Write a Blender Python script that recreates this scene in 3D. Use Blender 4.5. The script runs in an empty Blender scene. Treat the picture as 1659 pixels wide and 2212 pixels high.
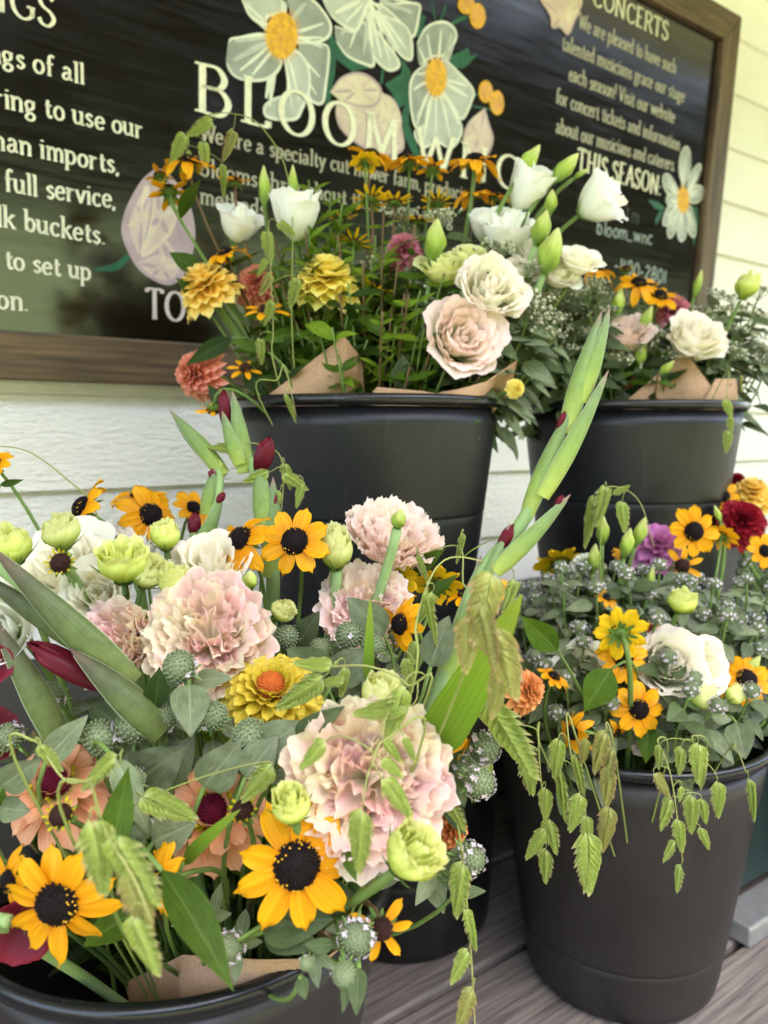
import bpy, math, random
import numpy as np
from mathutils import Vector, Matrix

# ------------------------------------------------------------------ camera, world, sun, exposure
SC = bpy.context.scene
COL = SC.collection
F, CX, CY, PITCH, H = 1661.0, 829.5, 1106.0, math.radians(6.1), 0.577
cam = bpy.data.cameras.new('camera')
cam.sensor_fit = 'VERTICAL'; cam.sensor_height = 36.0; cam.lens = F / 2212.0 * 36.0
cam.clip_start = 0.02; cam.clip_end = 500
cam.dof.use_dof = True; cam.dof.focus_distance = 0.5; cam.dof.aperture_fstop = 8.0
camo = bpy.data.objects.new('camera', cam); COL.objects.link(camo)
camo.location = (0, 0, H); camo.rotation_euler = (math.pi / 2 - PITCH, 0, 0)
SC.camera = camo
SUN_EL, SUN_AZ = math.radians(74), math.radians(138)      # azimuth clockwise from +Y
wd = bpy.data.worlds.new('World'); SC.world = wd; wd.use_nodes = True
sky = wd.node_tree.nodes.new('ShaderNodeTexSky'); sky.sky_type = 'NISHITA'; sky.sun_disc = False
sky.dust_density = 4.0; sky.ozone_density = 0.4; sky.sun_elevation = SUN_EL; sky.sun_rotation = SUN_AZ
wd.node_tree.links.new(sky.outputs[0], wd.node_tree.nodes['Background'].inputs[0])
wd.node_tree.nodes['Background'].inputs[1].default_value = 0.15
sl = bpy.data.lights.new('sun', 'SUN'); sl.energy = 2.8; sl.angle = math.radians(0.5); sl.color = (1, .90, .74)
so = bpy.data.objects.new('sun', sl); COL.objects.link(so)
sd = Vector((math.sin(SUN_AZ) * math.cos(SUN_EL), math.cos(SUN_AZ) * math.cos(SUN_EL), math.sin(SUN_EL)))
so.rotation_euler = sd.to_track_quat('Z', 'Y').to_euler()
SC.view_settings.view_transform = 'Standard'; SC.view_settings.look = 'None'
SC.view_settings.exposure = 3.42
SC.cycles.max_bounces = 8; SC.cycles.diffuse_bounces = 5; SC.cycles.glossy_bounces = 3; SC.cycles.transmission_bounces = 4

# ------------------------------------------------------------------ helpers
RNG = random.Random(7)
CAM = np.array((0, 0, H)); FW = np.array((0, math.cos(PITCH), -math.sin(PITCH))); UP = np.array((0, math.sin(PITCH), math.cos(PITCH)))
def ray(px, py): return np.array((1.0, 0, 0)) * ((px - CX) / F) + UP * (-(py - CY) / F) + FW
def P(px, py, d): return CAM + ray(px, py) * d          # photo point at optical depth d (metres)
def proj(p):
    q = np.asarray(p) - CAM; z = q @ FW
    return CX + q[0] / z * F, CY - (q @ UP) / z * F
def nrm(v):
    v = np.asarray(v, float); return v / (np.linalg.norm(v) + 1e-12)
def face_dir(f): return nrm((f[0], -f[2], f[1]))        # (right, up, toward camera)

class MB:
    def __init__(s): s.v = []; s.f = []; s.uv = []; s.m = []; s.n = 0
    def add(s, v, f, uv=None, m=0):
        v = np.asarray(v, float).reshape(-1, 3)
        s.v.append(v); s.f += [tuple(i + s.n for i in q) for q in f]; s.m += [m] * len(f)
        s.uv.append(np.asarray(uv, float).reshape(-1, 2) if uv is not None else np.zeros((len(v), 2)))
        s.n += len(v)
    def grid(s, X, uv=None, m=0, closed=False):
        a, b = X.shape[:2]
        f = []
        for i in range(a - 1):
            for j in range(b if closed else b - 1):
                k = (j + 1) % b
                f.append((i * b + j, i * b + k, (i + 1) * b + k, (i + 1) * b + j))
        s.add(X.reshape(-1, 3), f, uv.reshape(-1, 2) if uv is not None else None, m)
    def tube(s, pts, r0, r1=None, sides=6, m=0, caps=True):
        pts = np.asarray(pts, float); r1 = r0 if r1 is None else r1; n = len(pts)
        t = np.gradient(pts, axis=0); t /= np.linalg.norm(t, axis=1)[:, None] + 1e-12
        a = np.array((0, 0, 1.0)) if abs(t[0][2]) < .9 else np.array((1.0, 0, 0))
        X = np.zeros((n, sides, 3)); uv = np.zeros((n, sides, 2))
        ph = np.linspace(0, 2 * np.pi, sides, endpoint=False)
        for i in range(n):
            b = nrm(np.cross(t[i], a)); a = nrm(np.cross(b, t[i]))
            r = r0 + (r1 - r0) * i / max(1, n - 1)
            X[i] = pts[i] + r * (np.cos(ph)[:, None] * a + np.sin(ph)[:, None] * b)
            uv[i, :, 0] = ph / np.pi - 1; uv[i, :, 1] = i / max(1, n - 1)
        k = s.n; s.grid(X, uv, m, closed=True)
        if caps:
            s.f += [tuple(k + j for j in range(sides))[::-1], tuple(k + (n - 1) * sides + j for j in range(sides))]; s.m += [m, m]
    def lathe(s, prof, n=64, m=0, c=(0, 0, 0)):
        prof = np.asarray(prof, float); ph = np.linspace(0, 2 * np.pi, n, endpoint=False)
        X = np.stack([prof[:, 0:1] * np.cos(ph), prof[:, 0:1] * np.sin(ph), np.repeat(prof[:, 1:2], n, 1)], -1) + np.array(c)
        uv = np.stack(np.broadcast_arrays(ph[None, :] / np.pi - 1, np.linspace(0, 1, len(prof))[:, None]), -1)
        s.grid(X, uv, m, closed=True)
    def box(s, c, ax, ay, az, m=0):                     # centre, half-axis vectors
        c, ax, ay, az = map(np.asarray, (c, ax, ay, az))
        v = [c + i * ax + j * ay + k * az for i in (-1, 1) for j in (-1, 1) for k in (-1, 1)]
        s.add(v, [(0, 1, 3, 2), (4, 6, 7, 5), (0, 4, 5, 1), (2, 3, 7, 6), (0, 2, 6, 4), (1, 5, 7, 3)], None, m)
    def merge(s, o, M=None, m=None):
        for_v = np.concatenate(o.v)
        if M is not None:
            M = np.array(M); for_v = for_v @ M[:3, :3].T + M[:3, 3]
        k = s.n; s.v.append(for_v); s.uv.append(np.concatenate(o.uv)); s.f += [tuple(i + k for i in q) for q in o.f]
        s.m += o.m if m is None else [m] * len(o.f); s.n += len(for_v)
    def mesh(s, name, mats, smooth=True):
        me = bpy.data.meshes.new(name); v = np.concatenate(s.v); uv = np.concatenate(s.uv)
        me.from_pydata(v.tolist(), [], s.f)
        l = me.uv_layers.new(name='UVMap'); idx = np.zeros(len(me.loops), np.int32); me.loops.foreach_get('vertex_index', idx)
        l.data.foreach_set('uv', uv[idx].astype(np.float32).ravel())
        for mt in mats: me.materials.append(mt)
        me.polygons.foreach_set('material_index', s.m); me.polygons.foreach_set('use_smooth', [smooth] * len(s.f))
        me.update(); return me
def link(name, me, parent=None, M=None):
    o = bpy.data.objects.new(name, me); COL.objects.link(o)
    if parent is not None: o.parent = parent
    if M is not None: o.matrix_local = M
    return o
def tag(o, label=None, cat=None, group=None, kind=None):
    for k, v in (('label', label), ('category', cat), ('group', group), ('kind', kind)):
        if v: o[k] = v
    return o
def empty(name, loc, label, cat, group=None):
    o = bpy.data.objects.new(name, None); COL.objects.link(o); o.location = loc; o.empty_display_size = .01
    return tag(o, label, cat, group)
def bez(p0, p1, p2, p3, n=10):
    t = np.linspace(0, 1, n)[:, None]; p0, p1, p2, p3 = map(np.asarray, (p0, p1, p2, p3))
    return (1 - t) ** 3 * p0 + 3 * (1 - t) ** 2 * t * p1 + 3 * (1 - t) * t * t * p2 + t ** 3 * p3
def spline(pts, n=6):
    pts = [np.asarray(p, float) for p in pts]; pts = [2 * pts[0] - pts[1]] + pts + [2 * pts[-1] - pts[-2]]; out = []
    for i in range(1, len(pts) - 2):
        a, b, c, d = pts[i - 1:i + 3]
        for t in np.arange(n) / n: out.append(.5 * (2 * b + (c - a) * t + (2 * a - 5 * b + 4 * c - d) * t * t + (3 * b - a - 3 * c + d) * t ** 3))
    out.append(pts[-2]); return np.array(out)
def frame(z, roll=0.0, up=(0, 0, 1)):
    z = nrm(z); a = np.asarray(up, float)
    if abs(z @ a) > .98: a = np.array((0, 1.0, 0))
    x = nrm(np.cross(a, z)); y = np.cross(z, x); c, s = math.cos(roll), math.sin(roll)
    return np.stack([x * c + y * s, -x * s + y * c, z], 1)
def mat4(R, p, s=1.0):
    M = np.eye(4); M[:3, :3] = R * s; M[:3, 3] = p; return Matrix(M.tolist())

# ------------------------------------------------------------------ materials
def newmat(name):
    m = bpy.data.materials.new(name); m.use_nodes = True; nt = m.node_tree; return m, nt, nt.nodes['Principled BSDF']
def N(nt, t, **kw):
    n = nt.nodes.new('ShaderNode' + t)
    for k, v in kw.items(): setattr(n, k, v)
    return n
def ramp(nt, fac, stops):
    r = N(nt, 'ValToRGB'); e = r.color_ramp.elements
    while len(e) < len(stops): e.new(.5)
    for i, (p, c) in enumerate(stops): e[i].position = p; e[i].color = (*c, 1)
    if fac is not None: nt.links.new(fac, r.inputs[0])
    return r.outputs[0]
def mixc(nt, fac, a, b, mode='MIX'):
    n = N(nt, 'Mix', data_type='RGBA', blend_type=mode)
    for s, x in ((0, fac), (6, a), (7, b)):
        if isinstance(x, bpy.types.NodeSocket): nt.links.new(x, n.inputs[s])
        else: n.inputs[s].default_value = x if s == 0 else (*x, 1)
    return n.outputs[2]
def mapped(nt, coord, scale):
    tc = N(nt, 'TexCoord'); mp = N(nt, 'Mapping'); mp.inputs['Scale'].default_value = scale
    nt.links.new(tc.outputs[coord], mp.inputs[0]); return mp.outputs[0]
def noise(nt, vec, scale, detail=4, rough=.5):
    n = N(nt, 'TexNoise'); n.inputs['Scale'].default_value = scale; n.inputs['Detail'].default_value = detail; n.inputs['Roughness'].default_value = rough
    if vec is not None: nt.links.new(vec, n.inputs['Vector'])
    return n.outputs['Fac']
def bump(nt, bs, h, strength, dist=.001):
    b = N(nt, 'Bump'); b.inputs['Strength'].default_value = strength; b.inputs['Distance'].default_value = dist
    nt.links.new(h, b.inputs['Height']); nt.links.new(b.outputs[0], bs.inputs['Normal'])
def soft_sheet(name, stops, streak=.18, rough=.5, trans=.3, vary=.12, us=(14, 1.2, 1), mott=0.0, midrib=None, spec=.18, bmp=.15, blend=None):
    """thin plant sheet: colour along v, streaks along u, some light through it"""
    m, nt, bs = newmat(name)
    tc = N(nt, 'TexCoord'); sp = N(nt, 'SeparateXYZ'); nt.links.new(tc.outputs['UV'], sp.inputs[0])
    col = ramp(nt, sp.outputs[1], stops)
    if blend:
        bn = noise(nt, mapped(nt, 'Object', (1, 1, 1)), 1.6, 2); col = mixc(nt, ramp(nt, bn, [(.38, (0, 0, 0)), (.62, (1, 1, 1))]), col, ramp(nt, sp.outputs[1], blend))
    mp = mapped(nt, 'UV', us); oi = N(nt, 'ObjectInfo')
    ns = noise(nt, mp, 1.0, 3)
    st = ramp(nt, ns, [(.3, (1 - streak,) * 3), (.7, (1 + streak * .3,) * 3)])
    col = mixc(nt, 1.0, col, st, 'MULTIPLY')
    if mott:
        nb = noise(nt, mapped(nt, 'Object', (1, 1, 1)), 160, 3)
        col = mixc(nt, mott, col, ramp(nt, nb, [(.35, (.75, .75, .72)), (.65, (1.25, 1.25, 1.2))]), 'MULTIPLY')
    if midrib:
        ab = N(nt, 'Math', operation='ABSOLUTE'); nt.links.new(sp.outputs[0], ab.inputs[0])
        col = mixc(nt, ramp(nt, ab.outputs[0], [(.0, (.7,) * 3), (.09, (0, 0, 0))]), col, midrib)
    hs = N(nt, 'HueSaturation')
    mr = N(nt, 'MapRange'); mr.inputs[3].default_value = 1 - vary; mr.inputs[4].default_value = 1 + vary
    nt.links.new(oi.outputs['Random'], mr.inputs[0]); nt.links.new(mr.outputs[0], hs.inputs['Value'])
    nt.links.new(col, hs.inputs['Color']); col = hs.outputs[0]
    nt.links.new(col, bs.inputs['Base Color']); bs.inputs['Roughness'].default_value = rough
    bs.inputs['Specular IOR Level'].default_value = spec
    if bmp: bump(nt, bs, ns, bmp, .0008)
    if trans:
        tr = N(nt, 'BsdfTranslucent'); mx = N(nt, 'MixShader'); mx.inputs[0].default_value = trans
        nt.links.new(col, tr.inputs[0]); nt.links.new(bs.outputs[0], mx.inputs[1]); nt.links.new(tr.outputs[0], mx.inputs[2])
        nt.links.new(mx.outputs[0], nt.nodes['Material Output'].inputs[0])
    return m
def plain(name, c, rough=.5, var=0.0, scale=60, spec=.4, bmp=0.0):
    m, nt, bs = newmat(name)
    ns = noise(nt, mapped(nt, 'Object', (1, 1, 1)), scale, 4)
    nt.links.new(ramp(nt, ns, [(.3, tuple(x * (1 - var) for x in c)), (.7, tuple(min(1, x * (1 + var)) for x in c))]), bs.inputs['Base Color'])
    bs.inputs['Roughness'].default_value = rough; bs.inputs['Specular IOR Level'].default_value = spec
    if bmp: bump(nt, bs, ns, bmp, .001)
    return m
MT = {}
S = soft_sheet
MT['gold'] = S('golden_petal', [(0, (.66, .19, .003)), (.25, (.84, .33, .004)), (1, (.92, .45, .008))], .32, .45, .30, .08, (9, .45, 1), .18)
MT['yellowback'] = S('yellow_petal', [(0, (.62, .42, .01)), (.5, (.80, .50, .006)), (1, (.86, .52, .01))], .22, .5, .3, .06, (7, .5, 1))
MT['quill'] = S('young_petal', [(0, (.30, .36, .02)), (1, (.80, .60, .015))], .1, .5, .2)
MT['disc'] = plain('dark_cone', (.007, .003, .003), .6, .5, 500, .15)
MT['discb'] = plain('brown_cone', (.035, .012, .008), .6, .5, 500, .15)
MT['pollen'] = plain('yellow_pollen', (.75, .42, .02), .7, .2)
MT['sepal'] = S('green_sepal', [(0, (.10, .17, .03)), (1, (.13, .22, .035))], .2, .5, .2, .15)
MT['stem'] = S('green_stem', [(0, (.104, .16, .032)), (1, (.136, .208, .048))], .2, .5, 0, .2, (3, 8, 1), bmp=0)
MT['redstem'] = S('reddish_stem', [(0, (.112, .12, .032)), (1, (.16, .088, .044))], .2, .5, 0, .2, (3, 8, 1), bmp=0)
MT['bluestem'] = S('pale_stem', [(0, (.20, .30, .11)), (1, (.28, .40, .15))], .15, .5, 0, .1, (3, 8, 1), bmp=0)
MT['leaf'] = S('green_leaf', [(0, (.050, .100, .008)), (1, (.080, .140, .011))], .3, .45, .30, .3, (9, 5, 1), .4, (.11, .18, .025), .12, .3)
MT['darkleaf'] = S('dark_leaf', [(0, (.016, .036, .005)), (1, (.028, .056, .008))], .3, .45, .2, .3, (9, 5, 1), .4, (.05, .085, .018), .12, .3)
MT['freshleaf'] = S('fresh_leaf', [(0, (.12, .20, .012)), (1, (.18, .27, .018))], .3, .45, .4, .25, (9, 5, 1), .4, (.22, .31, .05), .12, .3)
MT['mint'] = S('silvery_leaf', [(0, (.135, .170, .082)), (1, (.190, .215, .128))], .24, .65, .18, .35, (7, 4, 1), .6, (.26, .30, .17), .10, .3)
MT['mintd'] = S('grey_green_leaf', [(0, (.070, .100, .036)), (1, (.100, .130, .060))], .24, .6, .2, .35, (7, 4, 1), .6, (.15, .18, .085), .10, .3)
MT['blade'] = S('bright_blade', [(0, (.12, .21, .02)), (.5, (.19, .32, .022)), (1, (.28, .37, .04))], .4, .4, .35, .1, (22, .25, 1))
MT['mintp'] = S('pale_silvery_leaf', [(0, (.20, .235, .145)), (1, (.26, .285, .20))], .2, .6, .2, .3, (7, 4, 1), .5, (.33, .36, .25), .25, .3)
MT['minthead'] = S('mint_head', [(0, (0.0723, 0.0978, 0.0340)), (1, (0.2295, 0.2720, 0.1445))], .15, .7, 0, .12, bmp=0)
MT['floret'] = S('pale_floret', [(0, (.66, .55, .60)), (1, (.76, .68, .72))], .1, .6, .25, .1, bmp=0)
MT['tinycream'] = S('cream_bud', [(0, (.34, .36, .20)), (1, (.62, .56, .42))], .1, .6, .1, .1, bmp=0)
MT['pink'] = S('pink_petal', [(0, (.82, .82, .46)), (.4, (.95, .84, .68)), (.7, (.96, .74, .67)), (.95, (.96, .65, .62)), (1, (.97, .82, .75))], .04, .5, .44, .03, (5, 1, 1), bmp=.06, blend=[(0, (.82, .82, .44)), (.5, (.95, .87, .62)), (.85, (.96, .83, .66)), (1, (.97, .88, .66))])
MT['pinkb'] = S('apricot_petal', [(0, (.78, .80, .42)), (.45, (.95, .86, .62)), (.85, (.96, .79, .63)), (1, (.97, .84, .69))], .04, .5, .44, .04, (5, 1, 1), bmp=.06, blend=[(0, (.82, .82, .44)), (.45, (.95, .84, .67)), (.85, (.96, .72, .65)), (1, (.97, .82, .75))])
MT['cream'] = S('cream_petal', [(0, (.72, .78, .36)), (.45, (.93, .92, .66)), (.85, (.95, .91, .75)), (1, (.96, .85, .76))], .05, .5, .42, .03, (5, 1, 1), bmp=.08)
MT['blush'] = S('blush_petal', [(0, (.74, .80, .40)), (.45, (.93, .88, .66)), (.8, (.95, .82, .70)), (1, (.95, .74, .68))], .05, .5, .42, .03, (5, 1, 1), bmp=.08)
MT['beige'] = S('beige_petal', [(0, (.70, .72, .38)), (.4, (.92, .88, .70)), (1, (.94, .90, .74))], .05, .5, .42, .05, (5, 1, 1), bmp=.08)
MT['white'] = S('white_petal', [(0, (.68, .76, .42)), (.25, (.91, .92, .78)), (1, (.95, .94, .88))], .04, .5, .40, .03, (5, 1, 1), bmp=.08)
MT['lime'] = S('lime_petal', [(0, (.42, .56, .05)), (.5, (.66, .74, .13)), (.9, (.82, .84, .28)), (1, (.86, .84, .40))], .10, .5, .42, .06, (6, 1, 1), bmp=.1)
MT['limeb'] = S('pale_lime_petal', [(0, (.40, .54, .05)), (.5, (.74, .78, .22)), (1, (.86, .84, .44))], .10, .5, .42, .06, (6, 1, 1), bmp=.1)
MT['bud'] = S('green_bud', [(0, (.20, .33, .05)), (.5, (.36, .47, .07)), (1, (.60, .60, .22))], .2, .5, .15, .1, (8, 1, 1), bmp=.15)
MT['calyx'] = S('pale_green_sepal', [(0, (.17, .29, .07)), (1, (.22, .34, .09))], .15, .5, .2, .1)
MT['zyellow'] = S('zinnia_yellow', [(0, (.88, .72, .10)), (.6, (.95, .80, .16)), (1, (.97, .86, .30))], .06, .55, .45, .05, (8, .6, 1))
MT['zamber'] = S('zinnia_amber', [(0, (.85, .58, .07)), (.6, (.94, .68, .14)), (1, (.96, .78, .28))], .10, .55, .42, .05, (8, .6, 1))
MT['zyellow_shaded'] = S('zinnia_yellow_shaded', [(0, (.58, .44, .02)), (.6, (.76, .58, .05)), (1, (.82, .66, .11))], .2, .55, .3, .05, (8, .6, 1))  # zinnia yellow with shade mixed into the colour, for the tucked-in bloom
MT['coral'] = S('coral_petal', [(0, (.50, .12, .07)), (.6, (.78, .25, .16)), (1, (.86, .42, .30))], .15, .55, .25, .05, (8, .6, 1))
MT['peach'] = S('peach_petal', [(0, (.50, .40, .10)), (.4, (.80, .34, .16)), (1, (.86, .46, .28))], .2, .55, .25, .06, (9, .6, 1))
MT['orange'] = S('orange_petal', [(0, (.66, .50, .10)), (.5, (.86, .36, .11)), (1, (.88, .40, .16))], .15, .55, .25, .05, (8, .6, 1))
MT['magenta'] = S('magenta_petal', [(0, (.50, .16, .34)), (1, (.72, .28, .56))], .15, .55, .25, .05)
MT['rose'] = S('rose_petal', [(0, (.46, .10, .16)), (1, (.70, .28, .34))], .15, .55, .25, .05)
MT['red'] = S('red_petal', [(0, (.20, .008, .015)), (1, (.42, .015, .03))], .2, .5, .2, .1)
MT['burgundy'] = S('burgundy_petal', [(0, (.08, .004, .012)), (1, (.20, .010, .022))], .2, .5, .2, .1)
MT['wine'] = S('wine_petal', [(0, (.08, .004, .011)), (.6, (.12, .006, .016)), (1, (.16, .010, .022))], .25, .4, .18, .1)
MT['crimson'] = plain('crimson_cone', (0.1120, 0.0070, 0.0210), .8, .5, 300, .1)
MT['rustcone'] = plain('rust_cone', (.45, .10, .015), .7, .35, 400, .2)
MT['palez'] = S('pale_green_white', [(0, (.45, .52, .25)), (1, (.80, .80, .66))], .12, .55, .2, .05)
MT['sheath'] = S('sheath_green', [(0, (.42, .50, .11)), (.4, (.24, .35, .09)), (.85, (.20, .28, .12)), (1, (.34, .19, .17))], .38, .42, .22, .1, (26, .2, 1), .3)
MT['sheathdk'] = S('sheath_dusky', [(0, (.16, .20, .055)), (.4, (.12, .16, .055)), (.75, (.10, .11, .055)), (1, (.16, .09, .07))], .42, .42, .15, .12, (26, .2, 1), .5)
MT['margin'] = plain('pale_margin', (.32, .36, .22), .5, .1)
MT['oat'] = S('oat_green', [(0, (.54, .60, .24)), (.35, (.42, .50, .12)), (.55, (.30, .38, .07)), (.78, (.52, .56, .20)), (.93, (.54, .46, .22)), (1, (.44, .24, .17))], .14, .5, .42, .12, (6, .5, 1), midrib=(.72, .74, .46))
MT['oatb'] = S('oat_bronze', [(0, (.52, .54, .20)), (.35, (.46, .46, .14)), (.55, (.34, .32, .08)), (.78, (.54, .44, .20)), (1, (.42, .19, .13))], .16, .5, .42, .1, (6, .5, 1), midrib=(.68, .62, .40))
MT['oatstem'] = S('oat_stem', [(0, (.24, .30, .07)), (1, (.28, .26, .09))], .1, .5, 0, .15, bmp=0)

# ------------------------------------------------------------------ flower head builders (unit radius, facing +Z)
def rot_z(X, a):
    c, s = math.cos(a), math.sin(a); return X @ np.array([[c, s, 0], [-s, c, 0], [0, 0, 1.0]])
def uvgrid(nu, nv):
    u = np.linspace(-1, 1, nu); v = np.linspace(0, 1, nv); V, U = np.meshgrid(v, u, indexing='ij'); return U, V
def strap(rs, L, W, r0, el, droop, nu=7, nv=10, cup=.15, groove=.05, base=.4, notch=.03, tw=0., pw=6):
    U, V = uvgrid(nu, nv)
    w = W * (base + (1 - base) * np.sin(np.clip(V / .62, 0, 1) * np.pi / 2)) * np.sqrt(np.clip(1 - V ** pw, 0, 1)) + 1e-4
    l = L * V * (1 - notch * (V ** 8) * np.cos(U * 2.2 * np.pi))
    x = r0 + l * math.cos(el); z = l * math.sin(el) - droop * L * V ** 2
    y = w * U
    z = z + groove * W * np.cos(U * 2.0 * np.pi) * np.sin(np.pi * np.clip(V, 0, 1)) + cup * w * U ** 2 + tw * U * V * W
    return np.stack([x, y, z], -1), np.stack([U, V], -1)
def cone_disc(mb, r, h, n, rs, m=0, spike=.16, bump_r=.06):
    ph = np.linspace(0, np.pi / 2, 7)
    mb.lathe(np.stack([r * .96 * np.cos(ph), h * np.sin(ph)], 1)[::1], 16, m)
    for i in range(n):
        t = (i + .5) / n; a = i * 2.39996
        cz = 1 - t; el = math.asin(min(1, cz))
        nrmv = np.array((math.cos(el) * math.cos(a), math.cos(el) * math.sin(a), math.sin(el)))
        c = nrmv * np.array((r * .93, r * .93, h * .95))
        R = frame(nrmv); b = bump_r * r * 1.7; s = spike * r * (1.25 - .5 * cz) * rs.uniform(.7, 1.2)
        k = 4; ang = np.arange(k) * 2 * np.pi / k
        v = [c + R @ np.array((b * math.cos(q), b * math.sin(q), 0)) for q in ang] + [c + R @ np.array((b * .55 * math.cos(q), b * .55 * math.sin(q), s)) for q in ang]
        mb.add(v, [(j, (j + 1) % k, k + (j + 1) % k, k + j) for j in range(k)] + [tuple(range(k, 2 * k))], None, m)
def mesh_rud(seed, npet=9, W=.23, kind='full', droop=.18, pmat='gold'):
    rs = random.Random(seed); pet = MB(); r0 = .24
    for i in range(npet):
        a = i * 2 * math.pi / npet + rs.uniform(-.09, .09)
        if kind == 'sparse' and rs.random() < .12: continue
        if kind == 'quill':
            X, uv = strap(rs, rs.uniform(.30, .45), .055, .30, rs.uniform(.35, .9), 0, 5, 6, .9, 0, .9)
        else:
            L = .78 * rs.uniform(.9, 1.06)
            X, uv = strap(rs, L, W * rs.uniform(.88, 1.1), r0 * .8, rs.uniform(-.02, .28), droop * rs.uniform(.2, 2.2), 9, 11, rs.uniform(-.12, .22), .07, .40, .055, rs.uniform(-.5, .5), 5)
        X[..., 2] += .012 * (i % 2)
        pet.grid(rot_z(X, a), uv)
    disc = MB(); rr = .33 if kind != 'quill' else .40; cone_disc(disc, rr, rr * (.78 if kind != 'quill' else .95), 170, rs)
    pol = None
    if kind in ('full', 'sparse'):
        pol = MB()
        for i in range(34):
            a = rs.uniform(0, 2 * math.pi); 
            if rs.random() > .5 + .5 * math.sin(a + seed): continue
            e = rs.uniform(.25, .75); c = np.array((math.cos(e) * math.cos(a), math.cos(e) * math.sin(a), math.sin(e))) * np.array((rr, rr, rr * .82)) * 1.13
            ph = np.linspace(-np.pi / 2, np.pi / 2, 4); pol.lathe(np.stack([.017 * np.cos(ph), .017 * np.sin(ph)], 1), 5, 0, c)
    cal = MB()
    for i in range(10):
        X, uv = strap(rs, rs.uniform(.38, .55), .075, .1, -.25, rs.uniform(0, .4), 3, 6, -.3, 0, .9, pw=3); X[..., 2] -= .05
        cal.grid(rot_z(X, i * .63 + rs.uniform(-.15, .15)), uv)
    ph = np.linspace(0, np.pi / 2, 4); cal.lathe(np.stack([.24 * np.cos(ph[::-1]), -.02 - .14 * np.sin(ph[::-1])], 1), 12)
    out = [('petal_ring', pet.mesh('rud_petals', [MT[pmat if kind != 'quill' else 'quill']])), ('disc', disc.mesh('rud_disc', [MT['disc' if kind == 'full' else 'discb']])), ('calyx', cal.mesh('rud_calyx', [MT['sepal']]))]
    if pol and pol.n: out.append(('pollen', pol.mesh('rud_pollen', [MT['pollen']])))
    return dict(parts=out, z0=-.12)
def wrap_petal(rs, prof, th0, span, ruff, nu=15, nv=11, fringe=0.0, off=0.0, lean=0.0, fr=3):
    """petal lying on a surface of revolution prof(v)->(r,z), with ruffled edge"""
    U, V = uvgrid(nu, nv)
    wv = np.sin(np.clip(V * 1.15 + .12, 0, 1) * np.pi / 2) ** .7
    edge = np.abs(U) ** 3
    Vv = V * (1 - .16 * edge * V)                          # rounded tip
    r, z = prof(Vv)
    th = th0 + U * span / 2 * wv
    p1, p2, p3 = rs.uniform(0, 6), rs.uniform(0, 6), rs.uniform(0, 6)
    amp = ruff * V ** 3
    w = np.sin(fr * U * 3 + p1) * .55 + np.sin(fr * U * 6.3 + p2) * .30 + np.sin(fr * U * 13 + p3) * .15
    w2 = np.sin(fr * U * 4.1 + p2) * .6 + np.sin(fr * U * 9 + p1) * .4
    r = r + off + amp * w + lean * V ** 2; z = z + amp * w2 * .7 + fringe * V ** 8 * np.sin(fr * U * 17 + p3)
    return np.stack([r * np.cos(th), r * np.sin(th), z], -1), np.stack([U, V], -1)
def calyx_mb(rs, r, L, n=5, flare=.15, zb=-.5):
    cal = MB()
    for i in range(n):
        U, V = uvgrid(3, 8); w = .13 * r * (1 - V) ** .8 + .004
        rad = r * (.25 + .85 * np.sin(V * 1.6)) + flare * V ** 2 * r; th = i * 2 * math.pi / n + rs.uniform(-.2, .2) + U * w / np.maximum(rad, .05)
        cal.grid(np.stack([rad * np.cos(th), rad * np.sin(th), zb + L * V], -1), np.stack([U, V], -1))
    ph = np.linspace(0, np.pi / 2, 4); cal.lathe(np.stack([.45 * r * np.sin(ph), zb - .12 * r * np.cos(ph) + .1 * r], 1), 10)
    return cal
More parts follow.
